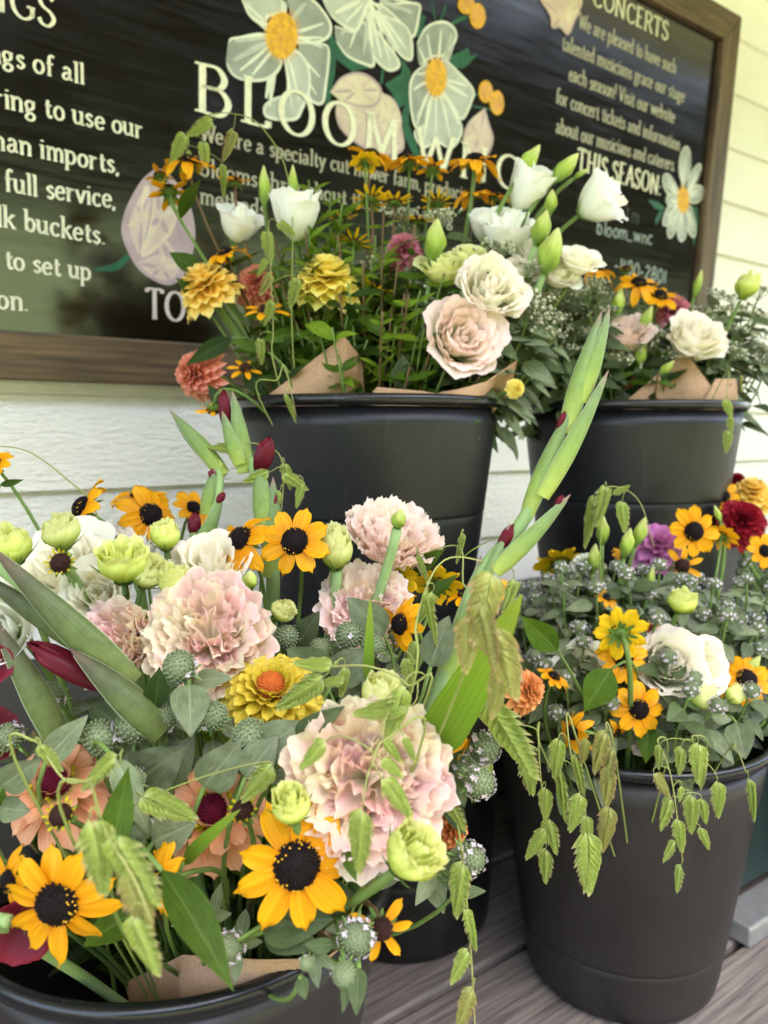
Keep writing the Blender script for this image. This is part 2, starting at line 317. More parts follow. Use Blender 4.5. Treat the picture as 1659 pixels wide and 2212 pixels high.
def mesh_lis_double(seed, mat='pink', dense=26):
    rs = random.Random(seed); mb = MB()
    for k, (R, n, h) in enumerate(((1.0, 6, .72), (.86, 6, .84), (.66, 6, .92))):
        for i in range(n):
            def prof(v, R=R * rs.uniform(.92, 1.06), h=h * rs.uniform(.9, 1.08)): return R * (.12 + .62 * np.sin(np.minimum(v * 1.25, 1) * np.pi / 2) + .30 * v ** 4), -.55 + h * (v ** 1.25)
            X, uv = wrap_petal(rs, prof, i * 2 * math.pi / n + k * .55 + rs.uniform(-.15, .15), 1.75, .10, 35, 17, .045, rs.uniform(-.02, .04), rs.uniform(-.05, .10), 3.0)
            mb.grid(X, uv)
    for i in range(dense):
        t = (i + .5) / dense; a = i * 2.39996 + rs.uniform(-.3, .3); el = math.radians(88 - 62 * t ** .6) + rs.uniform(-.12, .12)
        d = np.array((math.cos(el) * math.cos(a), math.cos(el) * math.sin(a), math.sin(el)))
        U, V = uvgrid(29, 13); L = rs.uniform(.86, 1.04) * (.82 + .12 * t); W = rs.uniform(.36, .54)
        p1, p2, p3 = rs.uniform(0, 6), rs.uniform(0, 6), rs.uniform(0, 6)
        w = W * np.sin(np.clip(V * 1.1, 0, 1) * np.pi / 2); am = V ** 2.2
        n1 = am * (.10 * np.sin(U * 4 + p1) + .09 * np.sin(U * 8.5 + p2) + .05 * np.sin(U * 17 + p3)) + .3 * w * U ** 2 * rs.choice((-1, 1, 1))
        l = L * V * (1 - .12 * np.abs(U) ** 3) + am * (.05 * np.sin(U * 7 + p3) + .035 * np.sin(U * 15 + p2) + .03 * np.sin(U * 27 + p1))
        R = frame(d, rs.uniform(-.5, .5) + math.pi / 2 * 0)
        L3 = np.stack([w * U, n1, l], -1) @ R.T; L3[..., 2] -= .52
        mb.grid(L3, np.stack([U, .35 + .65 * V], -1))
    return dict(parts=[('bloom', mb.mesh('lisianthus_double', [MT[mat]])), ('calyx', calyx_mb(rs, .5, .5, 5, .3, -.62).mesh('lis_calyx', [MT['calyx']]))], z0=-.62)
def mesh_lis_rose(seed, mat='cream', flare=.45, tall=1.0, layers=6, ruff=.075, open_=1.0, hv=.10, fr=1.7):
    rs = random.Random(seed); mb = MB()
    for k in range(layers):
        t = k / max(1, layers - 1); n = 5 if k < 3 else 3; R = (1.0 - .80 * t) * open_ + .04
        for i in range(n):
            f = flare * (1 - t) * rs.uniform(.6, 1.25); hh = tall * rs.uniform(1 - hv, 1 + hv) * (.96 + .10 * t)
            def prof(v, R=R, f=f, hh=hh): return R * (.14 + .56 * np.sin(np.minimum(v * 1.4, 1) * np.pi / 2) + f * v ** 5 + .10 * v), -.5 + hh * v ** 1.15 - f * .28 * v ** 7
            X, uv = wrap_petal(rs, prof, i * 2 * math.pi / n + k * .8 + rs.uniform(-.2, .2), 1.9 if k < 3 else 2.6, ruff * (1 - .4 * t), 21, 14, .012, rs.uniform(-.05, .05), rs.uniform(-.10, .10), fr)
            mb.grid(X, uv)
    return dict(parts=[('bloom', mb.mesh('lisianthus_rose', [MT[mat]])), ('calyx', calyx_mb(rs, .5, .45, 5, .3, -.56).mesh('lis_calyx', [MT['calyx']]))], z0=-.55)
def mesh_lis_half(seed, mat='lime', ruff=.07, top=.55):
    rs = random.Random(seed); mb = MB()
    for k in range(4):
        n = (5, 5, 4, 3)[k]; s = 1 - .21 * k
        for i in range(n):
            hh = rs.uniform(1.25, 1.75) * (1 + .07 * k)
            def prof(v, s=s, hh=hh): return s * (.78 * np.sin(np.pi * (.07 + (.92 - .3 * top) * v * .98)) ** .85 + .9 * np.clip(v - .84, 0, 1) * (1 + top)), -.75 + hh * v
            X, uv = wrap_petal(rs, prof, i * 2 * math.pi / n + k * .7, 1.9, ruff, 17, 14, .035, rs.uniform(-.02, .03), rs.uniform(-.03, .10), 2.4)
            th = .5 * (X[..., 2] + .75); c, sn = np.cos(th), np.sin(th)
            X = np.stack([X[..., 0] * c - X[..., 1] * sn, X[..., 0] * sn + X[..., 1] * c, X[..., 2]], -1); mb.grid(X, uv)
    return dict(parts=[('bloom', mb.mesh('lisianthus_half_open', [MT[mat]])), ('calyx', calyx_mb(rs, .8, .95, 5, .25, -.85).mesh('lis_calyx', [MT['calyx']]))], z0=-.9)
def mesh_lis_bud(seed, slim=.5):
    rs = random.Random(seed); mb = MB(); n, m = 24, 25
    v = np.linspace(0, 1, n)[:, None]; th = np.linspace(0, 2 * np.pi, m)[None, :]
    r = slim * (.16 + .84 * np.sin(np.clip(v * 1.25, 0, 1) ** .8 * np.pi * .78) ** 1.0) * np.clip(1.02 - v ** 5, 0, 1)
    r = r * (1 + .10 * np.sin(3 * (th + v * 3.2)) + .05 * np.sin(5 * (th - v * 2))) + .015
    X = np.stack([r * np.cos(th), r * np.sin(th), -1 + 2 * v + 0 * th], -1)
    mb.grid(X, np.stack(np.broadcast_arrays(th / np.pi - 1, v), -1))
    return dict(parts=[('bud', mb.mesh('lisianthus_bud', [MT['bud']])), ('calyx', calyx_mb(rs, slim * 1.15, .8, 5, .1, -1.05).mesh('lis_calyx', [MT['calyx']]))], z0=-1.05)
def mesh_zinnia(seed, mat, layers=6, W=.20, per=15, center=None, tube=0.0, dome=.45, inner='zyellow', outer_el=-.35):
    rs = random.Random(seed); mb = MB(); rc = .22 if center else .05
    for k in range(layers):
        t = k / max(1, layers - 1); L = (1 - t) * .78 + .24 * t; el = outer_el + (1.15 - outer_el) * t ** 1.1
        n = int(per * (1 - .35 * t)); zb = dome * (t ** .8) * .8
        for i in range(n):
            X, uv = strap(rs, L * rs.uniform(.9, 1.06), W * rs.uniform(.85, 1.1) * (1 - .35 * t), rc + .10 * (1 - t), el + rs.uniform(-.12, .12), .12 * (1 - t), 9, 10, rs.uniform(.25, .55) + tube, .03, .5, .03, rs.uniform(-.2, .2), 9)
            X[..., 2] += zb - dome * .4
            mb.grid(rot_z(X, i * 2 * math.pi / n + k * .47 + rs.uniform(-.06, .06)), uv)
    parts = [('petal_ring', mb.mesh('zinnia_petals', [MT[mat]]))]
    if center:
        c = MB(); cone_disc(c, .27, .30, 190, rs, 0, .20, .055); 
        for v in c.v: v[:, 2] += dome * .2
        parts.append(('cone', c.mesh('zinnia_cone', [MT[center]])))
        fl = MB()
        for i in range(26):
            a = rs.uniform(0, 6.28); q = rs.uniform(.24, .33); cc = np.array((q * math.cos(a), q * math.sin(a), dome * .2 + rs.uniform(.02, .22)))
            X, uv = strap(rs, .13, .035, 0, rs.uniform(.5, 1.3), 0, 4, 4, 1.2, 0, .9); fl.grid(rot_z(X, a) + cc, uv)
        parts.append(('floret_ring', fl.mesh('zinnia_florets', [MT['quill']])))
    cal = MB(); ph = np.linspace(0, np.pi / 2, 5); cal.lathe(np.stack([.30 * np.cos(ph[::-1]), -dome * .4 - .02 - .22 * np.sin(ph[::-1])], 1), 12)
    parts.append(('calyx', cal.mesh('zinnia_calyx', [MT['sepal']])))
    return dict(parts=parts, z0=-dome * .4 - .2)
def head_mb(seed, nb=130, fl=9, flm=1):
    rs = random.Random(seed); mb = MB()
    ph = np.linspace(-np.pi / 2, np.pi / 2, 9); mb.lathe(np.stack([.86 * np.cos(ph), .80 * np.sin(ph)], 1), 16)
    for i in range(nb):
        z = 1 - 1.85 * (i + .5) / nb; a = i * 2.39996; q = math.sqrt(max(0, 1 - z * z)); d = np.array((q * math.cos(a), q * math.sin(a), z))
        R = frame(d + np.array((0, 0, .25))); c = d * np.array((.87, .87, .82)); k = 5; b = .098; ang = np.arange(k) * 2 * np.pi / k
        l = rs.uniform(.09, .16)
        v = [c + R @ np.array((b * math.cos(t), b * math.sin(t), 0)) for t in ang] + [c + R @ np.array((b * .75 * math.cos(t), b * .75 * math.sin(t), l * .7)) for t in ang] + [c + R @ np.array((0, 0, l))]
        mb.add(v, [(j, (j + 1) % k, k + (j + 1) % k, k + j) for j in range(k)] + [(k + j, k + (j + 1) % k, 2 * k) for j in range(k)], [(0, .2)] * k + [(0, .7)] * k + [(0, 1)])
    for i in range(fl):
        a = rs.uniform(0, 6.28); z = rs.uniform(-.6, .45 if fl < 10 else .8); q = math.sqrt(1 - z * z); d = np.array((q * math.cos(a), q * math.sin(a), z))
        for j in range(4):
            X, uv = strap(rs, .22, .075, .02, rs.uniform(.2, .7), .1, 3, 4, .2, 0, .6)
            X = rot_z(X, j * 1.57 + rs.uniform(-.3, .3)) + np.array((0, 0, .12)); X = X @ frame(d).T + d * .92
            mb.grid(X, uv, flm)
    for i in range(8):
        X, uv = strap(rs, .75, .10, .5, -.1, rs.uniform(-.3, .4), 3, 5, .3, 0, .9, pw=2); X[..., 2] -= .62; mb.grid(rot_z(X, i * .785 + rs.uniform(-.2, .2)), uv, 2)
    return mb
HEADM = [head_mb(i, 130, n).mesh('mint_head', [MT['minthead'], MT['floret'], MT['calyx']]) for i, n in enumerate((5, 8, 18, 30))]
def cluster_mb(seed):
    rs = random.Random(seed); mb = MB()
    for i in range(46):
        c = np.array((rs.gauss(0, .5), rs.gauss(0, .5), rs.uniform(-.15, .3))); ph = np.linspace(-np.pi / 2, np.pi / 2, 4); r = rs.uniform(.06, .12)
        mb.lathe(np.stack([r * np.cos(ph), r * np.sin(ph)], 1), 5, rs.choice((0, 0, 1)), c)
        if i % 3 == 0: mb.tube([(0, 0, -.9), c], .02, .015, 3, 1, False)
    return mb
CLUST = [cluster_mb(i).mesh('bud_cluster', [MT['tinycream'], MT['minthead']]) for i in range(2)]
HD = {}
HD['R'] = [mesh_rud(1, 9), mesh_rud(2, 8, .26), mesh_rud(3, 10, .21, droop=.3), mesh_rud(4, 9, .22, droop=.45), mesh_rud(71, 8, .25, droop=.1), mesh_rud(72, 10, .20, droop=.22), mesh_rud(73, 9, .24, droop=.35)]
HD['RS'] = [mesh_rud(5, 8, .13, 'sparse', .05), mesh_rud(6, 7, .15, 'sparse', .1)]
HD['RY'] = [mesh_rud(7, 9, .24, 'full', .12, 'yellowback')]
HD['Q'] = [mesh_rud(8, 13, kind='quill'), mesh_rud(9, 11, kind='quill')]
HD['YS'] = [mesh_rud(17, 12, .085, 'sparse', .0, 'yellowback'), mesh_rud(18, 11, .08, 'sparse', -.1, 'yellowback')]
HD['LP'] = [mesh_lis_double(11, 'pink', 22), mesh_lis_double(12, 'pink', 26), mesh_lis_double(13, 'pinkb', 24)]
HD['LB'] = [mesh_lis_double(14, 'pinkb', 30)]
HD['LC'] = [mesh_lis_rose(21, 'cream', .36, 1.2, 7, .085, 1.0, .18, 2.1), mesh_lis_rose(22, 'blush', .38, 1.25, 8, .10, 1.0, .18, 2.2)]
HD['LE'] = [mesh_lis_rose(23, 'beige', .45, 1.1, 5), mesh_lis_rose(26, 'beige', .35, 1.2, 5)]
HD['LW'] = [mesh_lis_rose(24, 'white', .22, 1.65, 4, .05, .95, .16, 1.2), mesh_lis_rose(25, 'white', .42, 1.45, 5, .08, 1.0, .14, 1.4)]
HD['LG'] = [mesh_lis_rose(27, 'limeb', .3, 1.15, 5, .05)]
HD['G'] = [mesh_lis_half(31), mesh_lis_half(32, 'limeb', .06, .5), mesh_lis_half(33, 'lime', .11, .7), mesh_lis_half(34, 'lime', .09, .45)]
HD['B'] = [mesh_lis_bud(41, .42), mesh_lis_bud(42, .5), mesh_lis_bud(43, .28)]
HD['ZY'] = [mesh_zinnia(51, 'zyellow', 7, .235, 15, dome=.6), mesh_zinnia(52, 'zamber', 7, .235, 15, dome=.6)]
HD['ZT'] = [mesh_zinnia(53, 'zyellow_shaded', 7, .15, 19, 'rustcone', .25, .35)]
HD['ZC'] = [mesh_zinnia(54, 'coral', 8, .13, 20, None, .7, .7), mesh_zinnia(60, 'coral', 7, .14, 18, None, .6, .6)]
HD['ZP'] = [mesh_zinnia(55, 'peach', 3, .19, 15, 'crimson', .1, .4, outer_el=-.45), mesh_zinnia(61, 'peach', 3, .19, 14, 'crimson', .1, .4, outer_el=-.6)]
HD['ZO'] = [mesh_zinnia(56, 'orange', 7, .2, 14, None, .2, .55)]
HD['ZM'] = [mesh_zinnia(57, 'magenta', 5, .26, 11, None, .3, .5)]
HD['ZR'] = [mesh_zinnia(58, 'red', 7, .18, 16, None, .3, .6)]
HD['ZW'] = [mesh_zinnia(59, 'palez', 7, .17, 16, None, .2, .5)]
HD['ZS'] = [mesh_zinnia(62, 'rose', 6, .2, 12, None, .5, .6)]

# ------------------------------------------------------------------ setting
WU = np.array((.809, .588, 0)); WN = np.array((.588, -.809, 0)); WZ = np.array((0, 0, 1.0)); W = 1.12
def on_plane(px, py, n, c):
    r = ray(px, py); return CAM + r * ((c - CAM @ n) / (r @ n))
def wood(name, c0, c1, sc, rough=.6, axis=0, bmp=.4):
    m, nt, bs = newmat(name)
    s = [sc] * 3; s[axis] = sc * .05
    n1 = noise(nt, mapped(nt, 'UV', tuple(s)), 1.0, 8, .65); n2 = noise(nt, mapped(nt, 'UV', (s[0] * .25, s[1] * .25, 1)), 1.0, 3)
    col = ramp(nt, n1, [(.32, c0), (.66, c1)]); col = mixc(nt, .6, col, ramp(nt, n2, [(.3, (.6, .6, .6)), (.7, (1.2, 1.15, 1.1))]), 'MULTIPLY')
    nt.links.new(col, bs.inputs['Base Color']); bs.inputs['Roughness'].default_value = rough; bump(nt, bs, n1, bmp, .002); return m
m_frame = wood('weathered_frame', (.026, .014, .006), (.165, .100, .045), 90, .55)
m_deck = wood('deck_wood', (.07, .056, .047), (.23, .195, .165), 190, .7, 0, .7)
m_bench = wood('bench_wood', (.005, .004, .003), (.018, .013, .010), 60, .6)
# siding
m_side, nt, bs = newmat('painted_siding')
n1 = noise(nt, mapped(nt, 'UV', (14, 110, 1)), 1.0, 5, .6); n2 = noise(nt, mapped(nt, 'UV', (70, 160, 1)), 1.0, 3, .6); n3 = noise(nt, mapped(nt, 'UV', (3, 6, 1)), 1.0, 4)
ad = N(nt, 'Math', operation='ADD'); nt.links.new(n1, ad.inputs[0]); nt.links.new(n2, ad.inputs[1])
nt.links.new(ramp(nt, n3, [(.3, (.80, .75, .66)), (.7, (.87, .82, .73))]), bs.inputs['Base Color']); bs.inputs['Roughness'].default_value = .45
bump(nt, bs, ad.outputs[0], .8, .005)
mb = MB(); EXPO = .130; zline = on_plane(0, 1063, WN, -W)[2]; k0 = math.floor(zline / EXPO)
off = zline - k0 * EXPO
a0, a1 = -2.5, 6.0
prof = []
for k in range(-1, 24):
    zb = off + k * EXPO
    prof += [(.004, zb - .001), (.015, zb), (.0145, zb + .004), (.004, zb + EXPO - .002)]
X = np.zeros((len(prof), 40, 3)); uv = np.zeros((len(prof), 40, 2)); aa = np.linspace(a0, a1, 40)
for i, (o, z) in enumerate(prof):
    X[i] = WN * (-W + o) + WU * aa[:, None] + WZ * z; uv[i, :, 0] = aa; uv[i, :, 1] = z + (i // 4) * .37
mb.grid(X, uv); tag(link('house_wall', mb.mesh('house_wall', [m_side], False)), 'cream painted lap siding wall behind the sign and buckets', 'wall')
# deck boards parallel with the wall
mb = MB(); BW = .14; rs = random.Random(3)
for i in range(12):
    c0 = -W + i * BW; o = rs.uniform(0, 20)
    for a_s, a_e in ((-2.5, .153 + .5 * (i % 3)), (.155 + .5 * (i % 3), 6.0)):
        q = [(c0 + .003, 0), (c0 + .003, 0)]
        pr = [(.002, -.02), (.002, -.003), (.005, 0), (BW - .009, 0), (BW - .006, -.003), (BW - .006, -.02)]
        X = np.zeros((6, 2, 3)); uv = np.zeros((6, 2, 2))
        for r, (b, z) in enumerate(pr):
            for s, a in enumerate((a_s, a_e)): X[r, s] = WN * (c0 + b) + WU * a + WZ * z; uv[r, s] = (a + o, b + i * .31 + o)
        mb.grid(X, uv)
mb.add([WN * (-W) + WU * -2.5 - WZ * .021, WN * (-W) + WU * 6 - WZ * .021, WN * .55 + WU * 6 - WZ * .021, WN * .55 + WU * -2.5 - WZ * .021], [(0, 1, 2, 3)])
tag(link('deck_floor', mb.mesh('deck_floor', [m_deck], False)), kind='structure')
def slab(name, n0, n1, a0, a1, z0, z1, m):
    mb = MB(); c = WN * (n0 + n1) / 2 + WU * (a0 + a1) / 2 + WZ * (z0 + z1) / 2
    mb.box(c, WN * (n1 - n0) / 2, WU * (a1 - a0) / 2, WZ * (z1 - z0) / 2); return mb
tag(link('porch_ceiling', slab('c', -W, .9, -3.5, 7, 2.45, 2.5, 0).mesh('porch_ceiling', [plain('ceiling_paint', (.62, .57, .47), .6, .05)], False)), kind='structure')
m_lawn, nt, bs = newmat('lawn_grass'); n1 = noise(nt, mapped(nt, 'Object', (1, 1, 1)), 14, 6, .7)
nt.links.new(ramp(nt, n1, [(.3, (.075, .085, .045)), (.7, (.12, .13, .07))]), bs.inputs['Base Color']); bs.inputs['Roughness'].default_value = .9
mb = MB(); mb.add([(-150, -150, -.35), (150, -150, -.35), (150, 150, -.35), (-150, 150, -.35)], [(0, 1, 2, 3)])
tag(link('ground', mb.mesh('ground', [m_lawn], False)), kind='structure')
# unseen grass bank and trees across the lawn, added for the glossy sign's reflections
rs = np.random.RandomState(5); mb = MB(); X = np.zeros((20, 30, 3))
for i_, nn_ in enumerate(np.linspace(4, 24, 20)):
    for j_, a_ in enumerate(np.linspace(-30, 40, 30)): X[i_, j_] = WN * nn_ + WU * a_ + WZ * (-.36 + 4.4 * (i_ / 19) ** 1.15 + .12 * math.sin(j_ * 2.1 + i_))
mb.grid(X); tag(link('reflection_hill', mb.mesh('reflection_hill', [plain('reflection_grass', (.115, .165, .062), .9, .3, 3)])), kind='structure')  # added bank, its slope and greener grass chosen to feed the sign's green sheen
mb = MB(); n = 15000; hp = np.stack([rs.uniform(-20, 62, n), rs.uniform(-1.5, 1.5, n), rs.uniform(3, 15, n)], 1)
for p in hp:
    c = WN * 25.0 + WU * p[0] * 1.6 + WN * p[1] + WZ * p[2]; a = nrm(rs.normal(size=3)) * .85; b = nrm(np.cross(a, rs.normal(size=3))) * .6
    mb.add([c - a, c - b, c + a, c + b], [(0, 1, 2, 3)])
tag(link('reflection_tree_foliage', mb.mesh('reflection_tree_foliage', [plain('tree_leaf', (.02, .032, .012), .8, .4, 2)], False)), kind='stuff')  # added dark foliage keeps bright sky out of the sign's reflection
# bench
mb = slab('b', -1.06, -.558, -1.0, 3.0, .252, .280, 0)
bench = tag(link('bench', mb.mesh('bench_top', [m_bench], False)), 'dark wooden bench along the wall carrying the two rear buckets', 'bench')
for a in (-.8, .9, 2.6):
    link('leg', slab('l', -.98, -.66, a, a + .05, 0, .252, 0).mesh('bench_leg', [m_bench], False), bench)

# ------------------------------------------------------------------ painted sign
LEAN = math.radians(4.0)
SN = WN * math.cos(LEAN) - WZ * math.sin(LEAN); SV = WZ * math.cos(LEAN) + WN * math.sin(LEAN)
s0 = on_plane(0, 821, WN, -W + .045); SCN = s0 @ SN
def sgn(px, py):
    p = on_plane(px, py, SN, SCN) - s0; return np.array((p @ WU, p @ SV))
def s3(ab, o=0.0): ab = np.asarray(ab, float); return s0 + ab[..., 0:1] * WU + ab[..., 1:2] * SV + SN * o
m_board, nt, bs = newmat('glossy_chalkboard'); n1 = noise(nt, mapped(nt, 'UV', (6, 90, 1)), 1.0, 4, .6)
nt.links.new(ramp(nt, noise(nt, mapped(nt, 'UV', (3, 3, 1)), 1, 4), [(.3, (.0075, .0048, .003)), (.7, (.011, .0068, .0042))]), bs.inputs['Base Color'])
nt.links.new(ramp(nt, n1, [(.35, (.10,) * 3), (.7, (.2,) * 3)]), bs.inputs['Roughness']); bs.inputs['Specular IOR Level'].default_value = .95
bump(nt, bs, n1, .025, .002)
aR, bT = sgn(1604, 36); aL = sgn(0, 300)[0] - .75; bB = 0.0; FWd = .062
sign = MB()
uvs = np.array([[aL, bB], [aR, bB], [aR, bT], [aL, bT]]) + np.array([[FWd, FWd], [-FWd, FWd], [-FWd, -FWd], [FWd, -FWd]]) * .9
sign.add(s3(uvs, -.014), [(0, 1, 2, 3)], uvs); sign.add(s3(uvs, -.03), [(3, 2, 1, 0)], uvs)
sg = tag(link('painted_sign', sign.mesh('sign_board', [m_board], False)), 'large dark painted flower farm sign in a weathered wood frame on the wall', 'sign')
def frame_bar(p, q, pi, qi):
    mb = MB(); v = [s3(x, o) for o in (-.032, .0) for x in (p, q, qi, pi)]
    L = np.linalg.norm(np.subtract(q, p)); uv = [(0, 0), (L, 0), (L, .06), (0, .06)] * 2
    mb.add(v, [(4, 5, 6, 7), (0, 1, 5, 4), (1, 2, 6, 5), (2, 3, 7, 6), (3, 0, 4, 7), (3, 2, 1, 0)], uv); return mb
co = [np.array(x) for x in ((aL, bB), (aR, bB), (aR, bT), (aL, bT))]; ci = [c + np.array(d) * FWd for c, d in zip(co, ((1, 1), (-1, 1), (-1, -1), (1, -1)))]
for i in range(4):
    o = link('frame', frame_bar(co[i], co[(i + 1) % 4], ci[i], ci[(i + 1) % 4]).mesh('sign_frame', [m_frame], False), sg)
    bv = o.modifiers.new('bevel', 'BEVEL'); bv.width = .003; bv.segments = 2
# --- hand-lettered stroke font (cap height 1): lists of strokes; 'c' = smooth curve, 'l' = straight, 's' = serif tick
def O(cx, cy, rx, ry, a0=90, a1=450, n=14): return [(cx + rx * math.cos(math.radians(a)), cy + ry * math.sin(math.radians(a))) for a in np.linspace(a0, a1, n)]
x = .60
GL = {
 'a': (.52, [('c', [(.08, .48), (.2, .6), (.36, .5), (.37, .3), (.37, .1), (.5, .02)]), ('c', [(.37, .34), (.15, .3), (.05, .14), (.17, 0), (.37, .12)])]),
 'b': (.56, [('l', [(.1, 1), (.1, .02)]), ('c', O(.29, .3, .19, .29, 150, -150))], [(.06, 1)]),
 'c': (.48, [('c', O(.27, .3, .21, .3, 40, 320))]),
 'd': (.58, [('l', [(.44, 1), (.44, .0)]), ('c', O(.26, .3, .2, .29, 30, 330))], [(.4, 1), (.48, 0)]),
 'e': (.50, [('c', [(.06, .32), (.25, .33), (.44, .35), (.38, .54), (.24, .6), (.09, .48), (.05, .27), (.12, .06), (.28, 0), (.45, .1)])]),
 'f': (.36, [('c', [(.4, .92), (.28, 1), (.17, .88), (.16, .6), (.16, .0)]), ('l', [(.04, .58), (.34, .58)])], [(.16, 0)]),
 'g': (.52, [('c', O(.23, .4, .17, .2)), ('c', [(.36, .54), (.48, .58)]), ('c', [(.15, .22), (.1, .1), (.3, .04), (.43, -.08), (.36, -.26), (.18, -.3), (.05, -.18), (.12, -.04), (.2, .02)])]),
 'h': (.58, [('l', [(.1, 1), (.1, 0)]), ('c', [(.1, .44), (.28, .6), (.45, .5), (.46, .3), (.46, 0)])], [(.06, 1), (.1, 0), (.46, 0)]),
 'i': (.24, [('l', [(.12, .6), (.12, 0)]), ('l', [(.12, .8), (.12, .87)])], [(.08, .6), (.12, 0)]),
 'k': (.56, [('l', [(.1, 1), (.1, 0)]), ('l', [(.44, .6), (.12, .28)]), ('l', [(.22, .36), (.48, 0)])], [(.06, 1), (.1, 0), (.48, 0), (.44, .6)]),
 'l': (.24, [('l', [(.12, 1), (.12, 0)])], [(.08, 1), (.12, 0)]),
 'm': (.86, [('l', [(.1, .6), (.1, 0)]), ('c', [(.1, .44), (.26, .6), (.4, .5), (.42, .3), (.42, 0)]), ('c', [(.42, .44), (.58, .6), (.72, .5), (.74, .3), (.74, 0)])], [(.06, .6), (.1, 0), (.42, 0), (.74, 0)]),
 'n': (.58, [('l', [(.1, .6), (.1, 0)]), ('c', [(.1, .44), (.28, .6), (.45, .5), (.46, .3), (.46, 0)])], [(.06, .6), (.1, 0), (.46, 0)]),
 'o': (.54, [('c', O(.27, .3, .21, .3))]),
 'p': (.58, [('l', [(.1, .6), (.1, -.32)]), ('c', O(.29, .3, .2, .29, 150, -150))], [(.06, .6), (.1, -.32)]),
 'r': (.42, [('l', [(.1, .6), (.1, 0)]), ('c', [(.1, .4), (.22, .56), (.38, .56)])], [(.06, .6), (.1, 0)]),
 's': (.42, [('c', [(.36, .5), (.22, .6), (.08, .47), (.2, .33), (.36, .18), (.22, 0), (.05, .1)])]),
 't': (.36, [('c', [(.16, .82), (.16, .5), (.17, .12), (.26, 0), (.36, .08)]), ('l', [(.04, .58), (.34, .58)])]),
 'u': (.58, [('c', [(.1, .6), (.1, .2), (.2, .02), (.36, .06), (.46, .2)]), ('l', [(.46, .6), (.46, 0)])], [(.06, .6), (.42, .6), (.5, 0)]),
 'v': (.52, [('l', [(.06, .6), (.26, .0), (.46, .6)])], [(.06, .6), (.46, .6)]),
 'w': (.78, [('l', [(.06, .6), (.22, .0), (.39, .55), (.56, 0), (.72, .6)])], [(.06, .6), (.72, .6)]),
 'y': (.52, [('l', [(.06, .6), (.27, .02)]), ('l', [(.46, .6), (.18, -.3), (.08, -.28)])], [(.06, .6), (.46, .6)]),
 '.': (.2, [('l', [(.08, .0), (.08, .07)])]), ',': (.2, [('l', [(.1, .06), (.05, -.14)])]), ':': (.24, [('l', [(.1, .04), (.1, .11)]), ('l', [(.1, .45), (.1, .52)])]),
 '!': (.24, [('l', [(.12, 1), (.12, .28)]), ('l', [(.12, .02), (.12, .08)])]), '-': (.36, [('l', [(.05, .32), (.3, .32)])]), '_': (.5, [('l', [(.02, -.04), (.46, -.04)])]),
 'A': (.74, [('l', [(.06, 0), (.36, 1), (.66, 0)]), ('l', [(.18, .36), (.54, .36)])], [(.06, 0), (.66, 0)]),
 'B': (.70, [('l', [(.12, 0), (.12, 1)]), ('c', [(.12, 1), (.4, 1), (.54, .78), (.42, .56), (.12, .54)]), ('c', [(.12, .54), (.46, .53), (.62, .28), (.46, .0), (.12, 0)])], [(.08, 0), (.08, 1)]),
 'C': (.72, [('c', O(.40, .5, .33, .5, 40, 320))]), 'E': (.60, [('l', [(.12, 0), (.12, 1)]), ('l', [(.12, 1), (.52, 1)]), ('l', [(.12, .52), (.42, .52)]), ('l', [(.12, 0), (.54, 0)])], [(.08, 0), (.08, 1)]),
 'G': (.78, [('c', O(.40, .5, .33, .5, 45, 330)), ('l', [(.66, .42), (.66, .12)]), ('l', [(.5, .42), (.74, .42)])]),
 'H': (.80, [('l', [(.14, 0), (.14, 1)]), ('l', [(.64, 0), (.64, 1)]), ('l', [(.14, .52), (.64, .52)])], [(.14, 0), (.14, 1), (.64, 0), (.64, 1)]),
 'I': (.34, [('l', [(.16, 0), (.16, 1)])], [(.16, 0), (.16, 1)]), 'L': (.62, [('l', [(.14, 1), (.14, 0)]), ('l', [(.14, 0), (.56, 0), (.56, .14)])], [(.14, 1), (.1, 0)]),
 'M': (.94, [('l', [(.12, 0), (.16, 1)]), ('l', [(.16, 1), (.46, .1), (.76, 1)]), ('l', [(.76, 1), (.80, 0)])], [(.12, 0), (.13, 1), (.79, 1), (.80, 0)]),
 'N': (.82, [('l', [(.12, 0), (.12, 1)]), ('l', [(.12, 1), (.66, 0)]), ('l', [(.66, 0), (.66, 1)])], [(.12, 0), (.1, 1), (.66, 1)]),
 'O': (.82, [('c', O(.40, .5, .34, .5))]), 'R': (.70, [('l', [(.12, 0), (.12, 1)]), ('c', [(.12, 1), (.44, 1), (.55, .76), (.42, .54), (.12, .52)]), ('l', [(.34, .52), (.64, 0)])], [(.12, 0), (.08, 1), (.64, 0)]),
 'S': (.56, [('c', [(.48, .82), (.30, 1), (.09, .84), (.16, .6), (.40, .44), (.50, .22), (.34, .0), (.14, .03), (.05, .2)])]),
 'T': (.70, [('l', [(.34, 0), (.34, 1)]), ('l', [(.05, .88), (.05, 1), (.63, 1), (.63, .88)])], [(.34, 0)]),
 'V': (.72, [('l', [(.06, 1), (.35, 0), (.64, 1)])], [(.06, 1), (.64, 1)]), 'W': (1.0, [('l', [(.06, 1), (.28, 0), (.50, .9), (.72, 0), (.94, 1)])], [(.06, 1), (.94, 1)]),
 '0': (.55, [('c', O(.27, .4, .2, .4))]), '1': (.3, [('l', [(.15, .8), (.15, 0)])]), '2': (.5, [('c', [(.06, .62), (.22, .8), (.4, .62), (.24, .3), (.06, .02)]), ('l', [(.06, .02), (.44, .02)])]),
 '4': (.52, [('l', [(.1, .8), (.1, .4), (.44, .4)]), ('l', [(.38, .75), (.38, 0)])]), '7': (.46, [('l', [(.06, .8), (.4, .8), (.16, 0)])]), '8': (.5, [('c', O(.25, .6, .15, .2)), ('c', O(.25, .2, .19, .2))]),
}
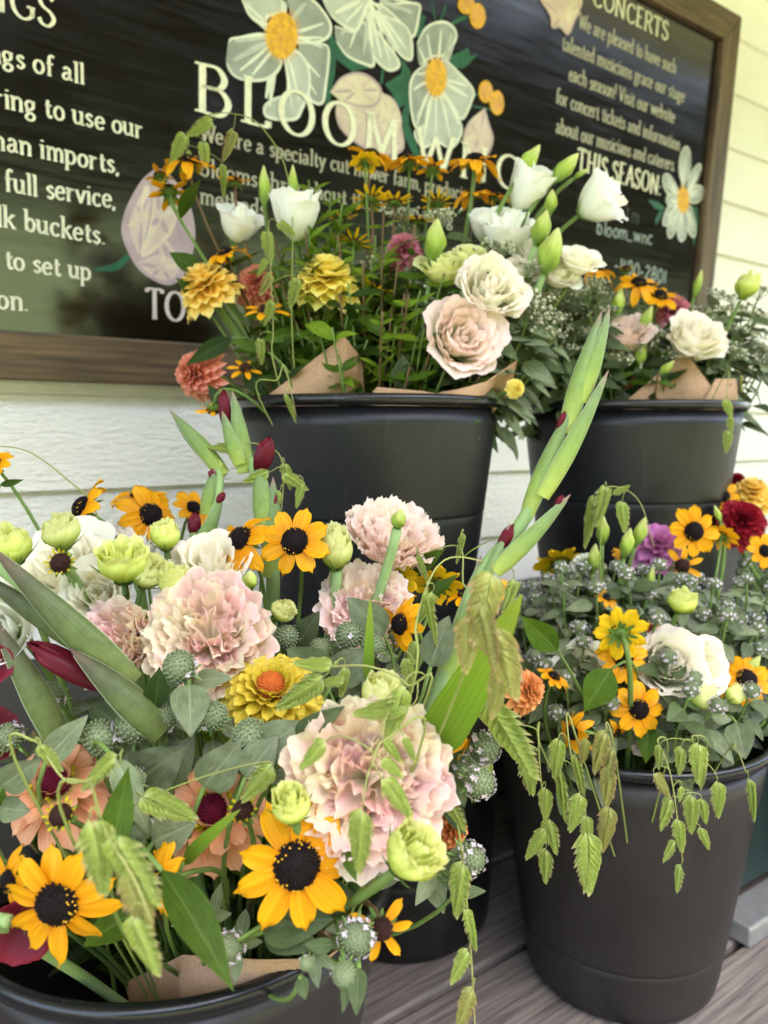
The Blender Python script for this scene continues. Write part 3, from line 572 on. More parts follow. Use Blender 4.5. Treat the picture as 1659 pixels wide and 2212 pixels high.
def ribbon(mb, pts, wfun, m, o):
    pts = np.asarray(pts, float)
    if len(pts) < 2: return
    d = np.gradient(pts, axis=0); d /= np.linalg.norm(d, axis=1)[:, None] + 1e-9; nn = np.stack([-d[:, 1], d[:, 0]], 1)
    w = np.array([wfun(q, i / (len(pts) - 1)) for i, q in enumerate(d)])[:, None]
    A, B = pts + nn * w, pts - nn * w
    # a lip of paint, not a bare sheet
    X = np.stack([s3(A, o - .0003), s3(A, o), s3(B, o), s3(B, o - .0003)], 1); mb.grid(X, None, m)
    for e in (0, -1):
        r = [tuple(x) for x in X[e]]; mb.add(r, [(0, 1, 2, 3)], None, m)
def letter_line(mb, text, p0, p1, cap_px, m=0, thick=.075, thin=.036, serif=.10, jit=.02, o=-.0132, spacing=.06):
    """text between two photo points of its baseline, in the plane of the sign"""
    A, B = sgn(*p0), sgn(*p1); hc = np.linalg.norm(sgn(p0[0], p0[1] - cap_px) - A)
    u = (B - A); L = np.linalg.norm(u); u /= L; v = np.array((-u[1], u[0])); v = np.array((0, 1.0)) * .7 + v * .3
    tot = sum((GL[c][0] + spacing) if c in GL else .34 for c in text); sx = L / tot; rs = random.Random(text)
    xx = 0.0
    for c in text:
        if c not in GL: xx += .34; continue
        g = GL[c]; jx, jy, js = rs.uniform(-jit, jit), rs.uniform(-jit, jit), rs.uniform(1 - jit, 1 + jit)
        T = lambda q: A + u * sx * (xx + q[0] + jx) + v * hc * (q[1] * js + jy)
        def wf(d, t):
            a = abs(d @ v) / np.linalg.norm(v); return (thin + (thick - thin) * a ** 1.5) * hc
        for kind, pts in g[1]:
            q = [T(z) for z in pts]
            if kind == 'c': ribbon(mb, spline(q, 4), wf, m, o)
            else:
                for i in range(len(q) - 1): ribbon(mb, [q[i], (np.array(q[i]) + q[i + 1]) / 2, q[i + 1]], wf, m, o + .0001 * i)
        if serif:
            for z in (g[2] if len(g) > 2 else []): ribbon(mb, [T((z[0] - serif, z[1])), T(z), T((z[0] + serif, z[1]))], lambda d, t: thin * .8 * hc, m, o + .0002)
        xx += g[0] + spacing
m_ink = plain('cream_lettering', (.72, .68, .52), .5, .12, 200)
m_chalk = plain('chalk_lettering', (.40, .45, .42), .9, .3, 600)
m_faint = plain('faint_chalk', (.06, .075, .065), .9, .3, 600)
m_pinkink = plain('pink_lettering', (.62, .52, .46), .5, .12, 200)
def lettering(name, rows, mats, **kw):
    for r in rows:
        mb = MB(); letter_line(mb, *r[:4], **{**kw, **(r[4] if len(r) > 4 else {})}); link(name, mb.mesh(name, mats, False), sg)
lettering('heading_lettering', [('INGS', (-75, -8), (132, 54), 72)], [m_ink], thick=.07)
lettering('paragraph_lettering', [('ings of all', (-36, 118), (192, 176), 47), ('ring to use our', (-8, 222), (318, 294), 47), ('than imports,', (-32, 310), (268, 372), 47), ('e full service,', (-26, 402), (260, 447), 47),
    ('lk buckets.', (-2, 484), (236, 526), 46), ('l to set up', (-14, 572), (206, 604), 44), ('on.', (-2, 664), (70, 670), 46)], [m_ink], thick=.075, thin=.046)
lettering('title_lettering', [('BLOOM', (430, 232), (884, 347), 104), ('WNC', (905, 352), (1140, 412), 80)], [m_ink], thick=.085, thin=.03, spacing=.16, o=-.0105)
lettering('paragraph_lettering', [('We are a specialty cut flower farm, producing', (440, 298), (1035, 434), 38), ('blooms throughout the season using', (440, 374), (990, 486), 38), ('methods', (440, 436), (585, 466), 38)], [plain('dim_lettering', (.42, .38, .28), .5, .12, 200)], thick=.07, thin=.042)
lettering('tour_lettering', [('TO', (322, 686), (412, 694), 64)], [m_pinkink], thick=.075)
lettering('concert_heading', [('CONCERTS', (1292, 3), (1456, 84), 44)], [m_ink], thick=.075)
lettering('season_heading', [('THIS SEASON:', (1258, 362), (1440, 421), 46)], [m_ink], thick=.075)
lettering('concert_paragraph', [('We are pleased to have such', (1262, 55), (1472, 156), 34), ('talented musicians grace our stage', (1226, 102), (1490, 218), 34), ('each season! Visit our website', (1240, 168), (1469, 263), 34),
    ('for concert tickets and information', (1212, 218), (1480, 323), 34), ('about our musicians and caterers.', (1212, 283), (1470, 368), 34)], [plain('grey_lettering', (.40, .37, .29), .5, .12, 200)], thick=.07, thin=.045)
lettering('chalk_note', [('bloom_wnc', (1300, 502), (1420, 528), 34), ('-480-2801', (1338, 584), (1452, 614), 38)], [m_chalk], thick=.045, thin=.04, serif=0, jit=.05)
lettering('faint_note', [('1 7 m', (1342, 468), (1395, 484), 36)], [m_faint], thick=.045, thin=.04, serif=0, jit=.08)
# --- painted flowers
m_pg = plain('grey_white_paint', (.27, .285, .255), .5, .18, 40); m_pw = plain('white_paint', (.43, .445, .395), .5, .15, 40); m_phl = plain('bright_white_paint', (.66, .655, .56), .5, .1, 40)
m_py = plain('yellow_paint', (.66, .34, .02), .5, .25, 150); m_po = plain('orange_paint', (.62, .30, .07), .5, .2, 60); m_pgr = plain('leaf_green_paint', (.012, .085, .04), .45, .3, 60)
m_pp = plain('pink_paint', (.58, .44, .38), .5, .12, 40); m_pv = plain('lilac_paint', (.42, .31, .32), .5, .15, 40); m_pc = plain('cream_paint', (.62, .52, .38), .5, .12, 40)
PM = [m_pg, m_pw, m_phl, m_py, m_po, m_pgr, m_pp, m_pv, m_pc]
LAY = [0]
def blob(mb, pts, m, f, smooth=True):
    q = [sgn(*f(*p)) for p in pts]
    if smooth: q = spline(q + q[:1], 5)[:-1]
    q = np.array(q); LAY[0] += 1; o = -.0136 + .000006 * LAY[0]; mb.add(s3(q, o), [tuple(range(len(q)))], None, m); return q
def stroke(mb, pts, w_px, m, f):
    q = spline([sgn(*f(*p)) for p in pts], 5) if len(pts) > 2 else np.array([sgn(*f(*p)) for p in pts]); LAY[0] += 1
    w = w_px / F * 1.3
    ribbon(mb, q, lambda d, t: w * (.35 + .65 * math.sin(math.pi * min(1, max(0, t * .9 + .05)))), m, -.0136 + .000006 * LAY[0])
def petal_paint(mb, pts, c, f, m=0, edge=2, vein=1, nv=5, ew=3, inset=.86):
    blob(mb, pts, m, f)
    cen = np.mean(pts, 0); stroke(mb, [tuple(cen + (np.array(p) - cen) * .96) for p in pts], ew, edge, f)
    far = sorted(pts, key=lambda p: -math.hypot(p[0] - c[0], p[1] - c[1]))[:nv]
    for i, p in enumerate(far):
        p = np.array(p) * inset + np.array(c) * (1 - inset); mid = (p + np.array(c)) / 2 + (np.array(p) - cen) * .1
        stroke(mb, [tuple(np.array(c) * .75 + p * .25), tuple(mid), tuple(p)], 5 if i % 2 else 3, vein if i % 2 else edge, f)
def ell(cx, cy, rx, ry, rot=0, n=10):
    r = math.radians(rot); return [(cx + rx * math.cos(a) * math.cos(r) - ry * math.sin(a) * math.sin(r), cy + rx * math.cos(a) * math.sin(r) + ry * math.sin(a) * math.cos(r)) for a in np.linspace(0, 2 * math.pi, n, endpoint=False)]
c2 = lambda a, b: (398.1 + a * .44, b * .44)
c1 = lambda a, b: (a * .39, b * .39)
c3 = lambda a, b: (1061.7 + a * .36, b * .36)
def disc_paint(mb, cx, cy, rx, ry, f):
    rs = random.Random(int(cx))
    for i in range(34):
        a = i * 2 * math.pi / 34; k = rs.uniform(1.1, 1.35); stroke(mb, [(cx + rx * .8 * math.cos(a), cy + ry * .8 * math.sin(a)), (cx + rx * k * math.cos(a), cy + ry * k * math.sin(a))], 2.2, 4, f)
    blob(mb, ell(cx, cy, rx, ry), 3, f)
    for i in range(24):
        a = rs.uniform(0, 6.28); k = rs.uniform(0, .8); stroke(mb, [(cx + rx * k * math.cos(a), cy + ry * k * math.sin(a) - 12), (cx + rx * k * math.cos(a) + 5, cy + ry * k * math.sin(a) + 12)], 1.6, 4, f)
def leafpaint(fn, *a):
    mb = MB(); fn(mb, *a); link('painted_leaf', mb.mesh('painted_leaf', PM, False), sg)
for pts in ([(720, 190), (780, 178), (860, 240), (930, 320), (850, 340), (760, 270)], [(1010, 400), (1090, 350), (1100, 280), (1135, 340), (1135, 490), (1060, 530), (1050, 460)], [(1320, 270), (1420, 220), (1430, 262), (1470, 255), (1400, 322), (1340, 325)]): leafpaint(blob, pts, 5, c2, False)
for pts, w in (([(735, 110), (750, 260), (735, 400), (725, 530)], 9), ([(1000, 330), (990, 400)], 7), ([(1135, 470), (1108, 590), (1150, 710), (1200, 810)], 11), ([(1310, 10), (1280, 100)], 5), ([(1440, 60), (1380, 80), (1330, 110)], 4), ([(1240, 0), (1260, 90)], 5), ([(1200, 60), (1170, 170)], 14), ([(1480, 440), (1440, 470)], 4), ([(1540, 530), (1440, 510)], 4), ([(1080, 270), (1110, 330)], 6)): leafpaint(stroke, pts, w, 5, c2)
leafpaint(stroke, [(740, 1400), (660, 1470), (540, 1490)], 6, 5, c1)
for pts in ([(970, 1190), (1030, 1205), (1075, 1240), (1060, 1260), (1010, 1245)], [(1065, 1265), (1020, 1350), (1015, 1310), (1040, 1260)], [(1225, 1225), (1270, 1240), (1275, 1320), (1245, 1480), (1235, 1400)]): leafpaint(blob, pts, 5, c3, False)
def painted(petals, disc, f, m=(0, 2, 1), **k):
    mb = MB()
    for p in petals:
        mm = m
        if isinstance(p, tuple): mm, p = p
        c = disc[:2] if disc else np.mean(p, 0); petal_paint(mb, p, c, f, *mm, **k)
    if disc and len(disc) == 4: disc_paint(mb, *disc, f)
    link('painted_flower', mb.mesh('painted_flower', PM, False), sg)
G1, W1 = (0, 2, 1), (1, 2, 2)
painted([(G1, [(760, 110), (860, 140), (910, 90), (960, 300), (900, 300), (820, 260), (770, 190)]), (G1, [(980, 0), (1170, 0), (1180, 60), (1150, 170), (1080, 110), (1000, 40)]), (W1, [(690, -40), (940, -40), (900, 70), (870, 135), (800, 110), (740, 60)]),
    (W1, [(910, 60), (960, 120), (1080, 290), (1050, 335), (1000, 320), (950, 260)]), (W1, [(960, 40), (1120, 120), (1145, 270), (1100, 270), (1020, 180)])], (930, -30), c2)
painted([(G1, [(520, -30), (640, -30), (740, 90), (730, 170), (640, 200), (580, 170), (550, 70)]), (G1, [(580, 190), (690, 195), (735, 230), (720, 400), (700, 500), (640, 480), (620, 380), (590, 280)]), (W1, [(520, 290), (570, 230), (630, 300), (640, 420), (600, 530), (560, 580), (430, 570), (410, 520), (450, 480), (520, 450), (530, 380)]),
    (W1, [(300, -20), (340, 60), (400, 100), (440, 60), (520, 40), (500, -20)]), (G1, [(235, 190), (250, 170), (330, 165), (420, 165), (450, 210), (500, 280), (480, 340), (420, 380), (330, 385), (260, 360), (225, 300)])], (500, 160, 80, 115), c2)
painted([(G1, [(1165, 200), (1210, 120), (1290, 90), (1350, 120), (1360, 180), (1300, 260), (1240, 270), (1180, 310)]), (G1, [(1220, 290), (1150, 350), (1130, 440), (1150, 600), (1200, 640), (1230, 500)]), (W1, [(1240, 470), (1310, 460), (1370, 560), (1390, 640), (1340, 720), (1260, 690), (1190, 720), (1150, 640), (1210, 600)]), (W1, [(1300, 270), (1340, 310), (1440, 420), (1440, 480), (1390, 580), (1340, 520), (1300, 440)])], (1260, 370, 52, 92), c2)
PK = (6, 7, 8)
painted([(PK, [(770, 480), (900, 470), (1000, 450), (1060, 490), (1085, 590), (1100, 720), (1020, 760), (900, 720), (800, 640), (765, 560)]), ((8, 7, 6), [(735, 440), (790, 370), (870, 345), (940, 370), (990, 430), (970, 500), (900, 515), (800, 490)]), ((8, 6, 6), [(990, 440), (1060, 500), (1085, 600), (1040, 700), (980, 600)])], None, c2, nv=6)
painted([(PK, [(1500, 520), (1520, 600), (1540, 680), (1500, 770), (1440, 750), (1390, 680), (1420, 590)])], None, c2)
for e in (ell(1505, 440, 33, 52), ell(1560, 495, 33, 58), ell(1410, 10, 40, 42), ell(1465, 65, 38, 60)): painted([((4, 3, 4), e)], None, c2, nv=1)
painted([((7, 7, 6), [(880, 920), (800, 990), (720, 1130), (690, 1240), (700, 1330), (770, 1470), (850, 1540), (960, 1575), (1050, 1500), (1100, 1300), (1060, 1100), (950, 950)]), (PK, [(830, 1000), (760, 1120), (720, 1260), (790, 1420), (850, 1200), (850, 1060)]), ((6, 8, 7), [(880, 1010), (850, 1250), (800, 1420), (950, 1300), (1000, 1150), (950, 1020)]), (PK, [(770, 1450), (850, 1530), (970, 1560), (1030, 1460), (930, 1400)])], None, c1, nv=6)
painted([(PK, [(310, -30), (380, 80), (390, 150), (440, 150), (490, 195), (530, 110), (560, 50), (555, -30)])], None, c3, nv=6)
painted([(G1, ell(1190, 980, 36, 112, 4)), (G1, ell(1245, 1055, 26, 88, 24)), (G1, ell(1255, 1160, 46, 60, 30)), (G1, ell(1222, 1320, 30, 105, -10)), (G1, ell(1172, 1350, 32, 98, 2)), (G1, ell(1120, 1330, 30, 100, 14)), (G1, ell(1098, 1275, 28, 85, 24)), (G1, ell(1100, 1110, 38, 82, -22)), (G1, ell(1110, 1195, 34, 40, -10))], (1178, 1195, 34, 76), c3, nv=3, ew=2)

# ------------------------------------------------------------------ buckets
def m_bucket_fn(name, c):
    m, nt, bs = newmat(name)
    n1 = noise(nt, mapped(nt, 'Object', (1, 1, 1)), 9, 5, .6); n2 = noise(nt, mapped(nt, 'Object', (1, 1, 1)), 330, 2, .6)
    col = ramp(nt, n1, [(.3, tuple(x * .75 for x in c)), (.75, tuple(x * 1.25 for x in c))])
    col = mixc(nt, ramp(nt, n2, [(.66, (0, 0, 0)), (.76, (.45, .45, .45))]), col, (.08, .07, .055))
    n4 = noise(nt, mapped(nt, 'Object', (55, 55, 3.5)), 1.0, 4, .6); n5 = noise(nt, mapped(nt, 'Object', (6, 6, 9)), 1.0, 5, .7)
    col = mixc(nt, ramp(nt, n4, [(.56, (0, 0, 0)), (.72, (.22, .22, .22))]), col, (.05, .044, .036)); col = mixc(nt, ramp(nt, n5, [(.50, (0, 0, 0)), (.75, (.25, .25, .25))]), col, (.035, .031, .028))
    nt.links.new(col, bs.inputs['Base Color']); nt.links.new(ramp(nt, n1, [(.3, (.38,) * 3), (.7, (.52,) * 3)]), bs.inputs['Roughness'])
    bs.inputs['Specular IOR Level'].default_value = .38; bump(nt, bs, n2, .08, .0006); return m
m_bk = m_bucket_fn('black_plastic', (.0055, .0055, .006)); m_bk2 = m_bucket_fn('dusty_black_plastic', (.021, .0172, .0152))
m_rim = m_bucket_fn('glossy_rim_plastic', (.008, .008, .009)); 
for n_ in m_rim.node_tree.nodes:
    if n_.type == 'BSDF_PRINCIPLED':
        for l_ in list(n_.inputs['Roughness'].links): m_rim.node_tree.links.remove(l_)
        n_.inputs['Roughness'].default_value = .24
BK = {}
def bucket(key, x, y, rt, rb, zb, zt, bands, label, m, group='black flower buckets'):
    h = zt - zb; e = tag(link('flower_bucket', None), label, 'bucket', group); e.location = (x, y, zb); e.empty_display_size = .02
    R = lambda z: rb + (rt - rb) * z / h
    pr = [(0, .003), (rb - .02, .003), (rb - .006, .001), (rb, .008)]
    for b in bands:
        z = h * b; pr += [(R(z + e) + a, z + e) for e, a in ((-.008, 0), (-.0028, 0), (-.0018, -.0007), (.0004, -.0007), (.0012, .0002), (.0022, .0003), (.008, 0))]
    pr = pr[:4] + [q for q in sorted(pr[4:] + [(R(z), z) for z in np.arange(.02, h - .03, .02) if all(abs(z - h * b) > .013 for b in bands)], key=lambda q: q[1])] + [(R(h - .012), h - .012)]
    inn = [(rt - .004, h - .014), (R(h * .5) - .004, h * .5), (rb - .004, .008), (0, .008)]
    mb = MB(); mb.lathe(pr + inn, 96); link('body', mb.mesh('bucket_body', [m]), e)
    mb = MB(); rim = [(rt - .003, h - .0115), (rt + .0025, h - .0115), (rt + .0052, h - .009), (rt + .0058, h - .0045), (rt + .0045, h - .001), (rt + .002, h), (rt - .0015, h - .0005), (rt - .0035, h - .003), (rt - .004, h - .011)]
    mb.lathe(rim + rim[:1], 96); link('rim', mb.mesh('bucket_rim', [m_rim]), e)
    BK[key] = (np.array((x, y)), rt, zt, rb, zb)
bucket('A', -.140, .520, .143, .100, 0, .275, (.35, .7), 'black bucket nearest the camera, its glossy rim at the bottom left', m_bk2)
bucket('D', .256, .782, .138, .098, 0, .280, (.22,), 'wide dusty black bucket standing at the front right on the deck', m_bk2)
bucket('E', .020, .875, .118, .104, 0, .236, (.4,), 'empty low black bucket standing under the bench behind the front bouquet', m_bk)
bucket('B', -.016, .885, .146, .105, .281, .612, (.30, .62), 'black ringed bucket on the bench below the title lettering', m_bk)
bucket('C', .336, 1.06, .144, .104, .281, .613, (.30, .62), 'black ringed bucket on the bench beside the right end of the sign', m_bk)
bucket('F', .640, .95, .140, .1, 0, .32, (.3,), 'black bucket at the far right edge holding red flowers', m_bk)

# kraft paper cones
m_kraft, nt, bs = newmat('kraft_paper'); n1 = noise(nt, mapped(nt, 'Object', (1, 1, 1)), 420, 4, .7)
nt.links.new(ramp(nt, n1, [(.3, (.30, .17, .085)), (.7, (.44, .27, .145))]), bs.inputs['Base Color']); bs.inputs['Roughness'].default_value = .75; bump(nt, bs, n1, .25, .0006)
def paper(b, top, label, sag=.0):
    """a sheet of wrapping paper: top edge through photo points (px, py, depth), lower edge gathered inside bucket b"""
    c, rt, zt, rb, zb = BK[b]; T = []
    for i in range(len(top) - 1):
        p, q = P(*top[i]), P(*top[i + 1])
        for t in np.linspace(0, 1, 6, endpoint=False): T.append(p + (q - p) * t)
    T.append(P(*top[-1])); T = np.array(T); nv = 9; X = np.zeros((nv, len(T), 3))
    for j, t in enumerate(np.linspace(0, 1, nv)):
        tgt = np.stack([c[0] + (T[:, 0] - c[0]) * .45, c[1] + (T[:, 1] - c[1]) * .45, np.full(len(T), zb + .06)], 1)
        X[j] = T + (tgt - T) * t
        q = X[j][:, :2] - c; l = np.linalg.norm(q, axis=1); lim = np.where(X[j][:, 2] < zt + .004, rb + (rt - rb) * np.clip((X[j][:, 2] - zb) / (zt - zb), 0, 1) - .009 - .003 * (1 - t), 9); X[j][:, :2] = c + q * np.minimum(1, lim / l)[:, None]
        X[j, :, 1] -= .006 * math.sin(math.pi * min(1, t * 3)) * (T[:, 2] > zt)
    mb = MB(); mb.grid(X, None); o = tag(link('paper_wrap', mb.mesh('paper_wrap', [m_kraft])), label, 'wrapping paper', 'brown paper bouquet wraps')
    sm = o.modifiers.new('thickness', 'SOLIDIFY'); sm.thickness = .0006
paper('B', [(560, 868, .80), (600, 838, .78), (742, 726, .78), (782, 775, .80), (788, 868, .79)], 'brown paper wrap with a tall peak in the bucket under the title')
paper('B', [(805, 845, .765), (815, 836, .765), (960, 849, .75), (1050, 824, .77), (1116, 778, .80), (1100, 860, .82)], 'low brown paper wrap below the cream roses')
paper('C', [(1350, 868, .955), (1425, 805, .945), (1434, 868, .945)], 'small folded corner of brown paper in the right rear bucket')
paper('C', [(1425, 868, .965), (1425, 810, .965), (1465, 768, .965), (1490, 772, .96), (1540, 840, .96), (1560, 868, .965)], 'darker brown paper wrap behind the folded paper corner')
paper('C', [(1520, 868, .955), (1545, 818, .96), (1590, 818, .98), (1594, 868, .985)], 'brown paper flap at the right rim of the right rear bucket')
paper('A', [(270, 2120, .50), (330, 2095, .47), (395, 2062, .445), (560, 2072, .425), (700, 2070, .43), (790, 2010, .47), (840, 1960, .52)], 'brown paper wrap inside the rim of the front bucket')

# ------------------------------------------------------------------ stems, labels
MARKS = []                                              # (px, py, short name) of hero flowers, used to single out fillers
USED = {}
def base_pt(b, head, spread=.45, depth=.16):
    c, rt, zt, rb, zb = BK[b]; q = np.array(head[:2]) - c; l = np.linalg.norm(q); q = q / (l + 1e-9) * min(l, rt) * spread
    c = c + np.array((.01, .045)) if b == 'A' else c
    return np.array((c[0] + q[0] + RNG.uniform(-.015, .015), c[1] + q[1] + RNG.uniform(-.015, .015), max(zb + .03, zt - depth)))
def stem_curve(base, tip, d, n=14):
    L = np.linalg.norm(tip - base); k = min(.4 * L, .07)
    return bez(base, base + np.array((0, 0, .42 * L)), tip - np.asarray(d) * k, tip, n)
SHORT = {}
def add_parts(root, head, M, only=None):
    rloc = Vector(root.location)
    for nm, me in head['parts']:
        o = link(nm, me, root); o.matrix_local = Matrix.Translation(-rloc) @ M
CATN = {'R': ('black_eyed_susan', 'flower'), 'RS': ('black_eyed_susan', 'flower'), 'RY': ('black_eyed_susan', 'flower'), 'Q': ('black_eyed_susan', 'flower'), 'YS': ('yellow_daisy', 'flower'),
        'LP': ('lisianthus', 'flower'), 'LB': ('lisianthus', 'flower'), 'LC': ('lisianthus', 'flower'), 'LE': ('lisianthus', 'flower'), 'LW': ('lisianthus', 'flower'), 'LG': ('lisianthus', 'flower'), 'G': ('lisianthus_bud', 'flower bud'), 'B': ('lisianthus_bud', 'flower bud')}
GRP = {'black_eyed_susan': 'black-eyed susans in the bouquets', 'yellow_daisy': 'small yellow daisies', 'lisianthus': 'lisianthus blooms', 'lisianthus_bud': 'lisianthus buds', 'zinnia': 'zinnias and dahlias'}
PARTLEAF = {}
def leaf_grid(p0, p1, width, up=None, fold=.25, curl=.15, nu=5, nv=9, shape='ovate', wav=.0, rs=RNG):
    p0, p1 = np.asarray(p0), np.asarray(p1); L = np.linalg.norm(p1 - p0); x = (p1 - p0) / L
    up = np.array((0, -.6, .8)) if up is None else np.asarray(up, float); y = nrm(np.cross(up, x)); z = np.cross(x, y)
    U, V = uvgrid(nu, nv)
    if shape == 'ovate': w = np.sin(np.pi * np.clip(V, 0, 1) ** .62) ** .85
    elif shape == 'lance': w = np.sin(np.pi * np.clip(V, 0, 1) ** .75) ** 1.1
    elif shape == 'blade': w = np.minimum(1, V * 6 + .35) * (1 - V ** 2.2) ** .8
    w = width * .5 * np.maximum(w, .02)
    hgt = fold * np.abs(U) * w - curl * L * ((V - .0) * (1 - V)) * -1.2 * 0 + curl * L * 4 * V * (1 - V) * .35 + wav * width * np.sin(V * 14 + U * 2) * np.abs(U)
    X = p0 + (L * V)[..., None] * x + (w * U)[..., None] * y + hgt[..., None] * z
    return X, np.stack([U, V], -1)
def flower(kind, px, py, d, dia, f, label, b, var=0, short=None, stem='stem', leaves=0, k=1.0, sr=None, leafmat='leaf', nostem=False, spread=.45):
    r = dia / F * d / 2; p = P(px, py, d); fd = face_dir(f); hd = HD[kind][var % len(HD[kind])]
    M = mat4(frame(fd, RNG.uniform(0, 6.28)), p, r) if k == 1.0 else mat4(frame(fd, RNG.uniform(0, 6.28)) @ np.diag((1, 1, k)), p, r)
    base = base_pt(b, p, spread); tip = p + fd * hd['z0'] * r * k
    nm, cat = CATN.get(kind, ('zinnia', 'flower'))
    root = empty(nm, base, label, cat, GRP[nm])
    add_parts(root, hd, M)
    pts = stem_curve(base, tip, fd); th = sr or (.0016 if nm in ('black_eyed_susan', 'yellow_daisy') else .0026)
    mb = MB(); mb.tube(pts - base, th * 1.15, th * (.9 if nm != 'zinnia' else 1.3)); link('stem', mb.mesh('stem', [MT[stem]]), root)
    if leaves:
        lf = MB()
        for i in range(leaves):
            t = int(len(pts) * RNG.uniform(.45, .8)); q = pts[t] - base; a = RNG.uniform(0, 6.28); L = RNG.uniform(.035, .06)
            X, uv = leaf_grid(q, q + np.array((math.cos(a) * L, math.sin(a) * L, L * RNG.uniform(.1, .6))), L * .32, (0, 0, 1), .3, RNG.uniform(-.2, .3), shape='lance'); lf.grid(X, uv)
        link('foliage', lf.mesh('foliage', [MT[leafmat]]), root)
    if short: MARKS.append((px, py, short))
    return root
DIRN = ['right of', 'below and right of', 'below', 'below and left of', 'left of', 'above and left of', 'above', 'above and right of']
def single_out(lead, pt):
    px, py = proj(pt); ms = sorted(MARKS, key=lambda m: math.hypot(m[0] - px, m[1] - py))
    for m in ms:
        q = math.hypot(m[0] - px, m[1] - py); k = int(round(math.degrees(math.atan2(py - m[1], px - m[0])) / 45)) % 8
        w = 'just' if q < 75 else 'a little way' if q < 150 else 'some way' if q < 260 else 'far'
        if q > 520: break
        s = lead + ' ' + w + ' ' + DIRN[k] + ' the ' + m[2]
        if s not in USED and len(s.split()) <= 16: USED[s] = 1; return s
    return lead + ' crowded among its own kind'


